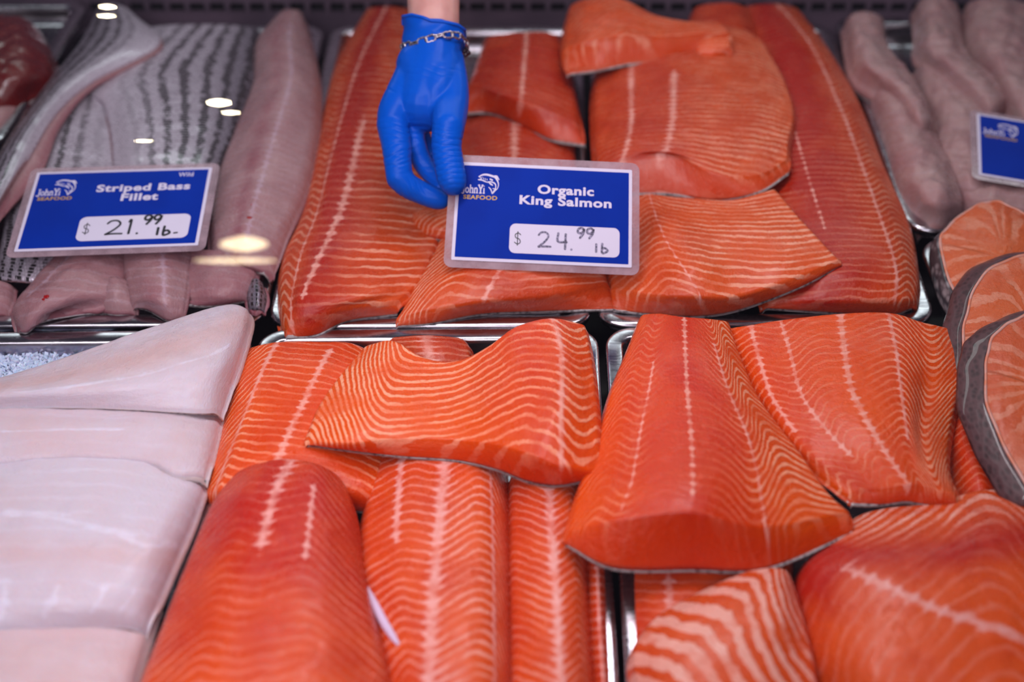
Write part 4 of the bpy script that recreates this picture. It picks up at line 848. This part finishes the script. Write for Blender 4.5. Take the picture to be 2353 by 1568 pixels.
# ------------------------------------------------------------------ salmon steaks at the right edge
def steak(label, loop, ctr, vec, K, swirl, skinm, tone=.3, topz=0.35):
    n, R = 140, 30
    P = np.array([at(*p) for p in loop]); E = np.concatenate([P, P[:1]])
    m = len(P); t = np.arange(n)/n*m; i = t.astype(int); f = (t-i)[:, None]
    g = lambda k: P[(i+k) % m]
    B = 0.5*(2*g(0)+(g(1)-g(-1))*f+(2*g(-1)-5*g(0)+4*g(1)-g(2))*f*f+(3*g(0)-g(-1)-3*g(1)+g(2))*f**3)
    B = B+(B-at(*ctr))*(0.012*np.sin(5*np.arange(n)/n*2*np.pi+K)+0.007*np.sin(11*np.arange(n)/n*2*np.pi))[:, None]
    C = at(*ctr); vec = np.array(vec)*0.01
    V, fc, pa, pb = [], [], [], []
    for k in range(R+1):
        r = 1-(k/R)**0.9*0.995
        p = C+(B-C)*r; p[:, 2] += 0.01*topz*(1-r**6)+0.0006*wob(p, 300, 3)
        V.append(p); th = 2*np.pi*np.arange(n)/n
        fc.append(p*1.0); rr = np.full(n, r)
        w = 0.5+0.5*np.cos(2*th)
        pa.append(np.stack([K*th+swirl*np.sqrt(rr)*14+5.0*np.sin(2*th)*rr+3*np.sin(3*th+1), np.clip(.15+rr*.7, 0, .8)*np.ones(n), .28+.1*rr], 1))
        pb.append(np.stack([np.full(n, 40.0)*1, np.full(n, tone)*rr, np.zeros(n)], 1))
    def cols(V): return np.concatenate(V)
    nb = R+1
    # rim and back face of the flesh
    for s in (0.3, 0.65, 1.0):
        p = B+vec*s; V.append(C+vec*s+(p-C-vec*s)*0.985); fc.append(p); pa.append(pa[0]*[1, .6, 1]); pb.append(pb[0])
    o_ = C+vec
    origin = np.array([C[0], C[1], min(x[:, 2].min() for x in V)])
    Va = cols(V)
    f = []
    a = np.arange(n); b = (a+1) % n
    for k in range(R): f.append(np.stack([a+k*n, b+k*n, b+(k+1)*n, a+(k+1)*n], 1))
    s0 = [0, R+1, R+2, R+3]
    for k in range(3): f.append(np.stack([a+s0[k+1]*n, b+s0[k+1]*n, b+s0[k]*n, a+s0[k]*n], 1))
    h = n//2; last = (R+3)*n
    f.append(np.array([[last+i, last+(n-1-i), last+(n-2-i), last+i+1] for i in range(h-1)]))
    e = R*n
    f.append(np.array([[e+i, e+i+1, e+(n-2-i), e+(n-1-i)] for i in range(h-1)]))
    Fq = np.concatenate(f)
    ob = link('salmon_steak', build_mesh('salmon_steak', Va-origin, Fq, {'fishco': cols(fc), 'pa': cols(pa), 'pb': cols(pb)}, M['steak'])); ob.location = origin
    tag(ob, label, 'fish steak')
    # skin band round the steak
    Vs, ks = [], 8
    out = B-C; out[:, 2] = 0; out /= np.linalg.norm(out, axis=1)[:, None]
    for k in range(ks+1):
        s = k/ks; Vs.append(B+vec*s*0.995+out*(0.0012+0.0025*math.sin(math.pi*s)))
    for k in range(ks, -1, -1):
        s = k/ks; Vs.append(B+vec*s*0.995+out*(0.0001+0.0022*math.sin(math.pi*s)))
    f = []; tot = 2*(ks+1)
    for k in range(tot):
        k2 = (k+1) % tot; f.append(np.stack([a+k*n, a+k2*n, b+k2*n, b+k*n], 1))
    sk = link('skin', build_mesh('skin', cols(Vs)-origin, np.concatenate(f), {}, M[skinm]), ob)
    sk['label'] = 'speckled silver skin' if skinm != 'steak_skin' else 'dark brown skin'
    # pale fat band just inside the skin
    Vf = [B+out*0.0002+np.array([0, 0, 0.0006]), C+(B-C)*0.965+np.array([0, 0, 0.0012]), C+(B-C)*0.965-np.array([0, 0, 0.001]), B+out*0.0002-np.array([0, 0, 0.0012])]
    f = [np.stack([a+k*n, a+((k+1) % 4)*n, b+((k+1) % 4)*n, b+k*n], 1) for k in range(4)]
    fb = link('fat_band', build_mesh('fat_band', cols(Vf)-origin, np.concatenate(f), {}, M['fat']), ob)
    return ob
M['membrane'] = simple('lilac_membrane', lin(216, 190, 220), 0.3)
M['fat'] = simple('pale_fat', lin(214, 160, 150), 0.35, 0, (80, lin(222, 130, 100)))
steak('pale speckled-skinned salmon steak at the back of the row, its backbone area showing',
  [(2160,560,8.4),(2176,520,8.6),(2214,488,8.9),(2256,468,9.2),(2292,460,9.3),(2325,474,9.2),(2370,505,9.0),(2420,560,8.6),(2430,640,8.2),(2390,710,7.9),(2310,740,7.7),(2240,728,7.7),(2204,694,7.8),(2178,644,8.0)],
  (2300,600,8.9), (-0.5,0.0,-2.0), 14, .9, 'steak_skin_silver')
steak('dark-skinned salmon steak in the middle of the row at the right edge',
  [(2212,770,9.8),(2220,710,10.1),(2244,652,10.5),(2290,606,10.8),(2354,584,11.0),(2430,590,11.0),(2500,660,10.6),(2520,780,10.0),(2490,900,9.2),(2420,970,8.8),(2320,990,8.8),(2250,950,9.0),(2218,860,9.4)],
  (2370,770,10.3), (-1.0,1.5,-1.3), 15, .8, 'steak_skin')
steak('rosy salmon steak nearest the front at the right edge, thick dark skin on its left',
  [(2262,850,11.6),(2268,800,12.0),(2288,766,12.3),(2320,738,12.5),(2360,720,12.6),(2430,716,12.6),(2520,780,12.2),(2570,900,11.4),(2550,1040,10.6),(2480,1130,10.2),(2400,1150,10.2),(2340,1090,10.4),(2296,1010,10.8),(2268,930,11.2)],
  (2420,910,11.8), (-1.7,0.7,-1.3), 16, .8, 'steak_skin', .55)

# ------------------------------------------------------------------ price signs
def strokes_mesh(lines, fr, z, th=0.00015):
    """lines: list of (pts, width); pts in metres in the sign plane; flat ribbons with thickness"""
    V, Fc = [], []
    for pts, w in lines:
        pts = np.array(pts, float)
        if len(pts) > 2: pts = cr(pts, np.linspace(0, 1, 5*len(pts)))
        n = len(pts); tg = np.gradient(pts, axis=0); tg /= np.linalg.norm(tg, axis=1)[:, None]+1e-12
        nm = np.stack([-tg[:, 1], tg[:, 0]], 1)
        ww = np.full(n, w/2.0) if np.isscalar(w) else np.interp(np.linspace(0, 1, n), np.linspace(0, 1, len(w)), w)/2
        L = pts+nm*ww[:, None]; R = pts-nm*ww[:, None]
        c0, c1 = pts[0]-tg[0]*ww[0]*.7, pts[-1]+tg[-1]*ww[-1]*.7
        poly = np.concatenate([[c0], L, [c1], R[::-1]])
        b = len(V); m = len(poly)
        for zz in (z, z-th):
            for p in poly: V.append(fr(p[0], p[1], zz))
        # top quads
        def lid(i): return b+1+i
        def rid(i): return b+n+2+(n-1-i)
        Fc.append((b, rid(0), lid(0))); Fc.append((b+n+1, lid(n-1), rid(n-1)))
        for i in range(n-1): Fc.append((lid(i), rid(i), rid(i+1), lid(i+1)))
        for i in range(m): j = (i+1) % m; Fc.append((b+i, b+j, b+m+j, b+m+i))
    return V, Fc
def poly_mesh(poly, fr, z, th=0.00015):
    m = len(poly); V = [fr(p[0], p[1], z) for p in poly]+[fr(p[0], p[1], z-th) for p in poly]
    return V, [tuple(range(m)), tuple(range(2*m-1, m-1, -1))]+[(i, (i+1) % m, (i+1) % m+m, i+m) for i in range(m)]
def rrect(x0, y0, x1, y1, r, n=8):
    out = []
    for cx, cy, a0 in ((x1-r, y0+r, -90), (x1-r, y1-r, 0), (x0+r, y1-r, 90), (x0+r, y0+r, 180)):
        for k in range(n+1):
            a = math.radians(a0+90*k/n); out.append((cx+r*math.cos(a), cy+r*math.sin(a)))
    return out
def text_vf(body, bold, fr, z, x0, x1, y0, cap, shear=0.0):
    cu = bpy.data.curves.new('t', 'FONT'); cu.body = body; cu.size = 1; cu.offset = bold; cu.resolution_u = 4; cu.space_character = 1.04+bold
    ob = bpy.data.objects.new('t', cu); COL.objects.link(ob)
    me = bpy.data.meshes.new_from_object(ob.evaluated_get(bpy.context.evaluated_depsgraph_get()))
    co = np.array([v.co[:] for v in me.vertices]); fs = [tuple(p.vertices) for p in me.polygons]
    bpy.data.objects.remove(ob); bpy.data.curves.remove(cu); bpy.data.meshes.remove(me)
    a, b = co[:, 0].min(), co[:, 0].max()
    xs = x0+(co[:, 0]-a)/(b-a)*(x1-x0); ys = y0+co[:, 1]/0.73*cap
    return [fr(x+shear*(y-y0), y, z) for x, y in zip(xs, ys)], fs
def sign(label, card_px, cz, title, price, wild=False, worn=False):
    TL, TR, BR, BL = [at(p[0], p[1], z) for p, z in zip(card_px, cz)]
    pn_ = np.cross(BR-BL, TR-BL); d_ = ray(*card_px[0]); TL = CP+d_*np.dot(BL-CP, pn_)/np.dot(d_, pn_)
    wdt = 0.5*(np.linalg.norm(TR-TL)+np.linalg.norm(BR-BL)); hgt = 0.5*(np.linalg.norm(TL-BL)+np.linalg.norm(TR-BR))
    nrm = np.cross(BR-BL, TL-BL); nrm /= np.linalg.norm(nrm)
    org = BL
    def fr(x, y, z):
        s, t = x/wdt, y/hgt
        return BL*(1-s)*(1-t)+BR*s*(1-t)+TR*s*t+TL*(1-s)*t+nrm*z-org
    root = empty('price_sign', tuple(org)); tag(root, label, 'sign')
    def add(name, V, Fc, mat, lab=None, par=root):
        o = link(name, mesh(name, V, Fc, False), par, mat)
        if lab: o['label'] = lab
        return o
    m = 0.042*wdt
    # laminate film: two thin frames round the card edge
    V, Fc = poly_mesh(rrect(-m, -m, wdt+m, hgt+m, m*1.1), fr, -0.0004, 0.0005); add('laminate', V, Fc, M['laminate'], 'clear plastic laminate margin')
    V, Fc = poly_mesh(rrect(0, 0, wdt, hgt, 0.001), fr, 0.0003, 0.0006); add('card', V, Fc, M['white'], 'white card edge')
    b = 0.018*wdt
    V, Fc = poly_mesh(rrect(b, b, wdt-b, hgt-b, 0.0006), fr, 0.00045, 0.0001); add('blue_panel', V, Fc, M['blue'], 'printed blue panel')
    X = lambda s: s*wdt
    Y = lambda t: t*hgt
    V, Fc = poly_mesh(rrect(X(.318), Y(.095), X(.932), Y(.395), 0.10*hgt*.6), fr, 0.0006, 0.0001); box = add('price_box', V, Fc, M['white'], 'white price box with rounded corners')
    Vt, Ft = [], []
    for (tx, s0, s1, y0, cap, bo) in title:
        v_, f_ = text_vf(tx, bo, fr, 0.00065, X(s0), X(s1), Y(y0), Y(cap)); k = len(Vt); Vt += v_; Ft += [tuple(k+i for i in f) for f in f_]
    if Vt: add('lettering', Vt, Ft, M['white'], 'white fish name lettering')
    v_, f_ = text_vf('SEAFOOD', 0.022, fr, 0.00065, X(.045), X(.238), Y(.625), Y(.042)); add('gold_lettering', v_, f_, M['gold'], 'gold lettering under the emblem')
    # shop name in thin serif strokes
    lw = 0.0062*wdt
    def glyph(lines, x0, y0, w, h, wd): return [([(x0+w*a, y0+h*c) for a, c in l], wd) for l in lines]
    J = [[(.75,1),(.72,.15),(.45,0),(.1,.12)], [(.45,1),(1,1)]]
    O = [[(.5,1),(.1,.75),(.1,.25),(.5,0),(.9,.25),(.9,.75),(.5,1)]]
    Hh_ = [[(.15,1.6),(.15,0)], [(.15,.7),(.5,1),(.8,.8),(.82,0)], [(0,0),(.35,0)], [(.65,0),(1,0)]]
    Nn = [[(.15,1),(.15,0)], [(.15,.7),(.5,1),(.8,.8),(.82,0)], [(0,0),(.35,0)], [(.65,0),(1,0)]]
    Yy = [[(.1,1),(.5,.5)], [(.9,1),(.5,.5)], [(.5,.5),(.5,0)], [(0,1),(.3,1)], [(.7,1),(1,1)], [(.3,0),(.7,0)]]
    Ii = [[(.5,1),(.5,0)], [(.2,0),(.8,0)], [(.46,1.4),(.54,1.42)]]
    L = []; xh = .05*hgt; y0 = Y(.69)
    L += glyph(J, X(.030), y0-.01*hgt, X(.022), xh*1.7, lw)+glyph(O, X(.055), y0, X(.019), xh, lw)+glyph(Hh_, X(.079), y0, X(.021), xh, lw)+glyph(Nn, X(.104), y0, X(.021), xh, lw)
    L += glyph(Yy, X(.127), y0, X(.028), xh*1.6, lw*1.25)+glyph(Ii, X(.153), y0, X(.014), xh, lw)
    v_, f_ = strokes_mesh(L, fr, 0.0006); add('name_lettering', v_, f_, M['white'], 'thin white shop name lettering')
    q = lambda a: [(X(.052+(x-150)/1190*.195), Y(.885-(y-200)/800*.255)) for x, y in a]
    k = wdt*0.0042
    L = [(q([(600,290),(740,225),(900,215),(1080,255),(1180,290),(1265,400),(1305,520),(1275,640),(1200,720),(1120,815)]), [k*1.2, k*2.6, k*2.8, k*2.4, k*1.2, k, k]),
         (q([(610,290),(700,335),(690,360)]), k), (q([(590,385),(720,395),(850,440),(930,462)]), [k*1.6, k*1.8, k]), (q([(690,360),(600,385)]), k),
         (q([(930,445),(1060,440),(1180,490),(1215,580),(1190,655),(1110,650)]), [k*1.4, k*1.8, k*1.2, k]), (q([(960,460),(1040,510),(1110,550)]), [k, k*2.4, k]),
         (q([(970,612),(1050,690),(1100,820)]), [k, k*1.6, k]), (q([(1230,650),(1150,740),(1100,820)]), [k, k*2, k]), (q([(1150,235),(1230,260),(1315,360)]), [k, k*2.6, k*1.2]),
         (q([(770,320),(780,370)]), k*.8), (q([(830,330),(840,390)]), k*.8), (q([(890,350),(905,390)]), k*.8), (q([(1000,350),(1090,385)]), k*2), (q([(720,300),(735,305)]), k)]
    v_, f_ = strokes_mesh(L, fr, 0.0006); add('fish_emblem', v_, f_, M['white'], 'white leaping fish emblem')
    # dollar sign and handwritten price
    S_ = [[(.95,.78),(.6,.92),(.15,.8),(.25,.55),(.75,.45),(.9,.2),(.5,.06),(.05,.2)], [(.5,1.05),(.5,-.05)]]
    v_, f_ = strokes_mesh(glyph(S_, X(.345), Y(.18), X(.038), Y(.13), lw*.8), fr, 0.0008); add('currency_mark', v_, f_, M['ink'], 'printed dollar mark', box)
    D = {'2': [[(0,.78),(.25,.98),(.65,.98),(.85,.72),(.5,.32),(0,.0)], [(0,.0),(.5,.04),(1.1,.03)]], '4': [[(.1,1),(.08,.42),(1,.40)], [(.85,.95),(.82,-.1)]],
         '9': [[(.85,.82),(.55,1),(.15,.88),(.1,.58),(.45,.48),(.82,.72),(.85,.9),(.78,.5),(.35,0)]], '1': [[(.15,.86),(.5,1),(.45,0)]],
         'l': [[(.4,1),(.38,0)]], 'b': [[(.15,1.25),(.12,.02),(.5,-.02),(.9,.25),(.6,.6),(.15,.5)]], '.': [[(.4,.02),(.6,.03)]], '-': [[(.1,.1),(.8,.2)]]}
    L = []
    for ch, s, t, w, h, kk in price: L += glyph(D[ch], X(s), Y(t), X(w), Y(h), lw*kk*1.25)
    v_, f_ = strokes_mesh(L, fr, 0.0008) if L else ([], [])
    if L: add('price_digits', v_, f_, M['ink_worn' if worn else 'ink'], 'handwritten black marker price', box)
    return root
sign('blue sign reading Striped Bass Fillet, lying on the bass fillets at the left', [(86,397),(488,385),(455,564),(32,579)], (11.2,11.2,9.9,9.9),
  [('Striped Bass', .365, .895, .715, .090, .034), ('Fillet', .515, .725, .59, .090, .034), ('Wild', .815, .90, .885, .055, .02)],
  [('2',.475,.165,.085,.17,1.6),('1',.59,.165,.03,.17,1.8),('.',.635,.165,.03,.06,2.0),('9',.675,.275,.048,.115,1.9),('9',.727,.275,.048,.115,1.9),('l',.755,.14,.02,.09,1.9),('b',.79,.14,.045,.085,1.9),('-',.85,.15,.03,.05,1.4)])
sign('blue sign reading Organic King Salmon, held by the gloved hand', [(1052,372),(1452.5,391),(1451.5,615.7),(1036.6,597.3)], (16.4,16.4,10.4,10.4),
  [('Organic', .465, .785, .715, .090, .034), ('King Salmon', .365, .885, .60, .090, .034)],
  [('2',.48,.17,.065,.15,1.5),('4',.585,.17,.055,.15,1.7),('.',.65,.155,.03,.05,1.6),('9',.695,.275,.045,.105,1.7),('9',.747,.275,.045,.105,1.7),('l',.795,.14,.02,.085,1.6),('b',.83,.14,.04,.075,1.6)], worn=True)
sign('blue sign cut off by the right edge of the photo, standing on the monkfish', [(2244,261),(2640,326),(2634,466),(2249,402)], (9.6,9.6,8.9,8.9),
  [], [])

# ------------------------------------------------------------------ gloved hand, forearm and bracelet
M['glove'] = None
def glove_mat():
    t = NT('blue_nitrile'); co = t.n('ShaderNodeTexCoord').outputs['Object']
    n = t.noise(co, 90, 4, 0.6); n2 = t.noise(co, 900, 2)
    t.P(Base_Color=lin(0, 80, 194), Roughness=0.36, Specular_IOR_Level=0.12, Subsurface_Weight=0.15, Subsurface_Scale=0.003)
    t.b.inputs['Subsurface Radius'].default_value = (0.3, 0.5, 1.0)
    t.P(Normal=t.bump(t.math('ADD', n, t.math('MULTIPLY', n2, 0.15)), 0.25, 0.0012)); return t.m
M['glove'] = glove_mat()
M['skin_arm'] = simple('forearm_skin', lin(214, 158, 150), 0.45, 0, (35, lin(196, 136, 130)), 0.25, Subsurface_Weight=0.3, Subsurface_Scale=0.006)
def sphere_pts(c, r, nu=14, nvv=9):
    V = [c+np.array([0, 0, r])]
    for j in range(1, nvv):
        a = math.pi*j/nvv
        for i in range(nu):
            b = 2*math.pi*i/nu; V.append(c+r*np.array([math.sin(a)*math.cos(b), math.sin(a)*math.sin(b), math.cos(a)]))
    V.append(c-np.array([0, 0, r])); Fc = []
    for i in range(nu): Fc.append((0, 1+i, 1+(i+1) % nu))
    for j in range(nvv-2):
        for i in range(nu):
            a = 1+j*nu+i; b = 1+j*nu+(i+1) % nu; Fc.append((a, a+nu, b+nu, b))
    l = 1+(nvv-2)*nu; e = 1+(nvv-1)*nu
    for i in range(nu): Fc.append((l+i, e, l+(i+1) % nu))
    return V, Fc
def blob(name, chains, mat, parent, origin, voxel=0.0013, smooth=10, post=None):
    V, Fc = [], []
    for ch in chains:
        P = np.array([list(atd(x, y, d))+[r*d/F] for x, y, d, r in ch])
        n = max(2, int(len(P)*7)); Q = cr(P, np.linspace(0, 1, n))
        for q in Q:
            v, f = sphere_pts(q[:3]-origin, q[3]); k = len(V); V += v; Fc += [tuple(k+i for i in t) for t in f]
    me = mesh('tmp', V, Fc); ob = bpy.data.objects.new('tmp', me); COL.objects.link(ob)
    rm = ob.modifiers.new('r', 'REMESH'); rm.mode = 'VOXEL'; rm.voxel_size = voxel
    sm = ob.modifiers.new('s', 'SMOOTH'); sm.iterations = smooth; sm.factor = 0.6
    dg = bpy.context.evaluated_depsgraph_get(); dg.update()
    m2 = bpy.data.meshes.new_from_object(ob.evaluated_get(dg)); bpy.data.objects.remove(ob)
    m2.name = name; m2.materials.clear(); m2.materials.append(mat)
    if post: post(m2, origin)
    m2.polygons.foreach_set('use_smooth', np.ones(len(m2.polygons), dtype=bool))
    return link(name, m2, parent)
DS = depth_of(1040, 445, 14.4)
a = DS-0.014; b = DS+0.012
WR = DS+0.055
wx = atd(993, 60, WR)
person = empty('person', tuple(wx)); tag(person, 'person reaching in, bare forearm and blue nitrile glove, pinching the king salmon sign', 'person')
# forearm
blob('forearm', [[(990, -620, WR+.20, 92), (991, -420, WR+.13, 84), (993, -200, WR+.07, 72), (995, -60, WR+.03, 64), (996, 20, WR+.01, 61), (996, 100, WR, 60)]], M['skin_arm'], person, wx, 0.002, 14)
def wrinkle(me, origin):
    n = len(me.vertices); co = np.zeros(n*3); me.vertices.foreach_get('co', co); co = co.reshape(-1, 3)
    no = np.zeros(n*3); me.vertices.foreach_get('normal', no); no = no.reshape(-1, 3)
    w = co+origin-CP; d = w@FW; px = W/2+(w@R_)/d*F; py = H_/2-(w@U_)/d*F
    disp = np.zeros(n)
    # (cx, cy, rx, ry, angle deg of crease direction, wavelength px, amp mm)
    for cx, cy, rx, ry, an, wl, am in ((1032, 372, 48, 60, -8, 13, .55), (1030, 330, 44, 26, 12, 17, .5), (935, 300, 62, 22, 8, 14, .6), (905, 350, 50, 26, -18, 19, .5),
                                       (915, 372, 46, 26, -14, 22, .4), (940, 440, 30, 30, 62, 14, .5), (968, 452, 16, 26, 65, 15, .4), (985, 300, 40, 18, 20, 11, .4), (985, 405, 30, 40, 40, 16, .35),
                                       (1010, 165, 60, 16, 14, 15, .35), (900, 205, 22, 10, 25, 20, .5), (920, 320, 60, 60, -5, 31, .3)):
        an = math.radians(an); x, y = px-cx, py-cy
        q = -x*math.sin(an)+y*math.cos(an); q = q+2.2*np.sin((x*math.cos(an)+y*math.sin(an))/11+cx)
        e = np.exp(-(x/rx)**2-(y/ry)**2)
        sgn = np.sin(2*np.pi*q/wl); disp += -am*0.001*e*np.clip(sgn, -.2, 1)**2*1.3
    disp += 0.00022*wob(co, 160, 2)
    co = co+no*disp[:, None]; me.vertices.foreach_set('co', co.astype(np.float32).ravel()); me.update()
glove = blob('glove', [
    [(996, 96, WR, 66), (994, 140, WR-.006, 67), (985, 190, WR-.014, 68), (972, 240, WR-.020, 66)],
    [(966, 130, WR-.004, 42), (942, 190, WR-.014, 44), (912, 250, WR-.024, 42), (902, 288, WR-.028, 38)],
    [(1030, 140, WR-.004, 38), (1036, 200, WR-.020, 42), (1034, 250, WR-.034, 43), (1030, 292, a+.012, 39)],
    [(1030, 292, a+.012, 39), (1026, 335, a+.008, 36), (1032, 380, a+.004, 36), (1039, 414, a, 34), (1044, 425, a-.001, 25)],
    [(902, 288, WR-.028, 38), (911, 335, b+.004, 36), (914, 375, b-.002, 33), (918, 408, b-.004, 32)],
    [(918, 408, b-.004, 32), (936, 426, b-.003, 29.5), (966, 442, b, 27.5), (1000, 456, b, 25.5), (1012, 460, b, 22)],
    [(940, 285, WR-.014, 34), (955, 335, b+.022, 26), (972, 376, b+.022, 24), (992, 402, b+.018, 22.5), (1014, 426, b+.012, 21)],
    [(950, 280, WR+.004, 32), (972, 325, b+.044, 23), (992, 362, b+.046, 21), (1010, 392, b+.034, 20), (1026, 412, b+.026, 18)],
    [(950, 270, WR+.014, 28), (962, 318, b+.066, 19), (984, 352, b+.070, 18), (1008, 382, b+.058, 17)],
    [(925, 250, WR-.014, 44), (965, 258, WR-.020, 46), (1010, 255, WR-.026, 42)], [(965, 150, WR-.008, 56), (975, 200, WR-.020, 56), (968, 240, WR-.026, 48)], [(1012, 150, WR-.010, 52), (1004, 205, WR-.024, 52), (1004, 245, WR-.030, 42)]], M['glove'], person, wx, 0.0011, 13, wrinkle)
glove['label'] = 'blue nitrile glove pinching the sign between thumb and fingers'
# cuff: loose folded tube with a rolled bead
def cuff():
    n, K = 120, 26; V = []
    for k in range(K+1):
        s = k/K
        for i in range(n):
            th = 2*math.pi*i/n; c_, s_ = math.cos(th), math.sin(th)
            # top edge height varies across the wrist, as the photo shows
            xt = 996+72*c_
            ytop = np.interp(xt, [924, 945, 970, 990, 1020, 1050, 1068], [38, 34, 40, 48, 50, 57, 70])
            ytop += 18 if s_ < 0 else 0
            y = ytop*(1-s)+150*s
            r = 71-3*s+1.6*math.sin(3*th+9*s)*(1-s)+1.5*math.sin(12*s+2*c_*2)*math.sin(math.pi*s)
            if s > .5: r -= (s-.5)*9*(1 if s > .5 else 0)
            x = 997-4*s+r*c_
            d = WR-.002-.001*s-(r*0.82*WR/F)*s_
            # diagonal crease lines
            d -= 0.0007*math.sin((x*0.55+y*1.0)/7.5)*max(0, s_)*(1-s)
            V.append(atd(x, y, d)-wx)
    f = [(k*n+i, k*n+(i+1) % n, (k+1)*n+(i+1) % n, (k+1)*n+i) for k in range(K) for i in range(n)]
    c = link('cuff', mesh('cuff', V, f), glove, M['glove'])
    sd = c.modifiers.new('t', 'SOLIDIFY'); sd.thickness = 0.0007; sd.offset = -1
    # bead
    loop = np.array(V[:n]); tv, tf = tube(loop, 0.0016, 8, True)
    link('rolled_edge', mesh('rolled_edge', tv, tf), glove, M['glove'])
def tube(P, r, k=8, closed=False, twist=0.0):
    P = np.asarray(P, float); n = len(P)
    if closed: tg = np.roll(P, -1, 0)-np.roll(P, 1, 0)
    else: tg = np.gradient(P, axis=0)
    tg /= np.linalg.norm(tg, axis=1)[:, None]+1e-12
    up = np.array([0.3, 0.5, 0.81]); V = []
    rr = np.full(n, r) if np.isscalar(r) else r
    for i in range(n):
        e1 = np.cross(tg[i], up); e1 /= np.linalg.norm(e1)+1e-12; e2 = np.cross(tg[i], e1)
        for j in range(k):
            a_ = 2*math.pi*j/k; q = rr[i]*(1+twist*math.sin(a_*2+i*1.6))
            V.append(P[i]+q*(math.cos(a_)*e1+math.sin(a_)*e2))
    m = n if closed else n-1
    Fc = [(i*k+j, i*k+(j+1) % k, ((i+1) % n)*k+(j+1) % k, ((i+1) % n)*k+j) for i in range(m) for j in range(k)]
    if not closed: Fc += [tuple(range(k-1, -1, -1)), tuple((n-1)*k+j for j in range(k))]
    return V, Fc
cuff()
# bracelet round the glove wrist: twisted figure-eight links and flat bars
bp = []
for k in range(200):
    th = 2*math.pi*k/200; c_, s_ = math.cos(th), math.sin(th)
    x = 998+(76 if c_ > 0 else 75)*c_
    y = 101-13*c_+(-9)*s_ + (26*max(0, c_)**6) 
    if s_ > 0: y = np.interp(x, [920, 945, 975, 1010, 1040, 1060, 1076], [109, 102, 93, 82, 79, 84, 104])
    else: y = np.interp(x, [920, 1000, 1060, 1076], [109, 118, 122, 104])
    d = WR-.003-(74*0.86*WR/F)*s_
    bp.append(atd(x, y, d))
bp = np.array(bp); seg = np.linalg.norm(np.roll(bp, -1, 0)-bp, axis=1); cum = np.concatenate([[0], np.cumsum(seg)]); Ltot = cum[-1]
def bpt(s):
    s = s % Ltot; i = min(int(np.searchsorted(cum, s))-1, 199) if s > 0 else 0; f_ = (s-cum[i])/seg[i]; return bp[i]*(1-f_)+bp[(i+1) % 200]*f_
bc = bp.mean(0)
brac = empty('bracelet'); brac.parent = person; brac['label'] = 'oxidised silver chain bracelet of twisted loops and bars'
nl = 22; step = Ltot/nl
for k in range(nl):
    s0 = k*step; c = bpt(s0); t1 = bpt(s0+step*.3)-bpt(s0-step*.3); t1 /= np.linalg.norm(t1); o = c-bc; o -= t1*np.dot(o, t1); o /= np.linalg.norm(o); sd_ = np.cross(o, t1)
    hw, hl = 0.0036, step*0.60
    if k % 3 != 2:
        pts = []
        for i in range(40):
            a_ = 2*math.pi*i/40; pts.append(c+t1*hl*math.cos(a_)+sd_*hw*math.sin(a_)*(0.75+.25*abs(math.cos(a_)))+o*0.0006*math.sin(2*a_)-wx)
        v_, f_ = tube(pts, 0.0010, 7, True, .3); link('link', mesh('link', v_, f_), brac, M['silver'])
    else:
        for off in (-.9, .9):
            pts = [c+t1*hl*q+sd_*off*0.001+o*(0.0008)-wx for q in np.linspace(-1, 1, 10)]
            v_, f_ = tube(pts, 0.001, 7, False, .1); link('bar', mesh('bar', v_, f_), brac, M['silver'])
for px_, py_, r_ in ((1073, 112, .0021), (1076, 121, .0024), (1070, 126, .0022), (1068, 117, .0019)):
    v_, f_ = sphere_pts(atd(px_, py_, WR-.004)-wx, r_); link('bead', mesh('bead', v_, f_), brac, M['bead'])

# ------------------------------------------------------------------ small marks that belong to single fillets
def onto(o, px, py):
    """point of object o met by the line of sight through a pixel, with the surface normal"""
    bpy.context.view_layer.update()
    d = Vector(ray(px, py)).normalized(); mi = o.matrix_world.inverted()
    ok, loc, nrm, _ = o.ray_cast(mi@Vector(CP), (mi.to_3x3()@d).normalized())
    return (np.array(loc), np.array(nrm)) if ok else (None, None)
M['blood'] = simple('blood_red', lin(150, 14, 20), 0.3)
def spot(o, px, py, r):
    loc, nrm = onto(o, px, py)
    if loc is None: return
    v_, f_ = sphere_pts(np.zeros(3), r, 10, 7)
    V = []
    for q in v_:
        q = q*(1+0.35*math.sin(q[0]*4000)+0.2*math.cos(q[1]*5200)); q = q-nrm*np.dot(q, nrm)*0.85; V.append(loc+q)
    link('blood_spot', mesh('blood_spot', V, f_), o, M['blood'])['label'] = 'small red blood spot'
for o in list(COL.objects):
    L_ = o.get('label', '')
    if L_.startswith('pink bass flap with a red blood spot'): spot(o, 105, 682, .0022); spot(o, 101, 688, .0014)
    if L_.startswith('pale pink bass fillet'): spot(o, 572, 500, .0022); spot(o, 578, 470, .0012)
    if L_.startswith('middle salmon fillet'):
        pts = []
        for px_, py_ in ((824, 1336), (836, 1362), (852, 1392), (872, 1430), (892, 1462), (906, 1482)):
            loc, nrm = onto(o, px_+10, py_)
            if loc is None: loc = at(px_+10, py_, 7.4)-np.array(o.location)
            pts.append(loc)
        P_ = cr(np.array(pts), np.linspace(0, 1, 40)); rr_ = 0.0034*np.sin(np.linspace(0.25, 2.9, 40))**.7
        v_, f_ = tube(P_, rr_, 10); link('fat_edge', mesh('fat_edge', v_, f_), o, M['membrane'] if 'membrane' in M else M['fat'])['label'] = 'shiny lilac white membrane edge'
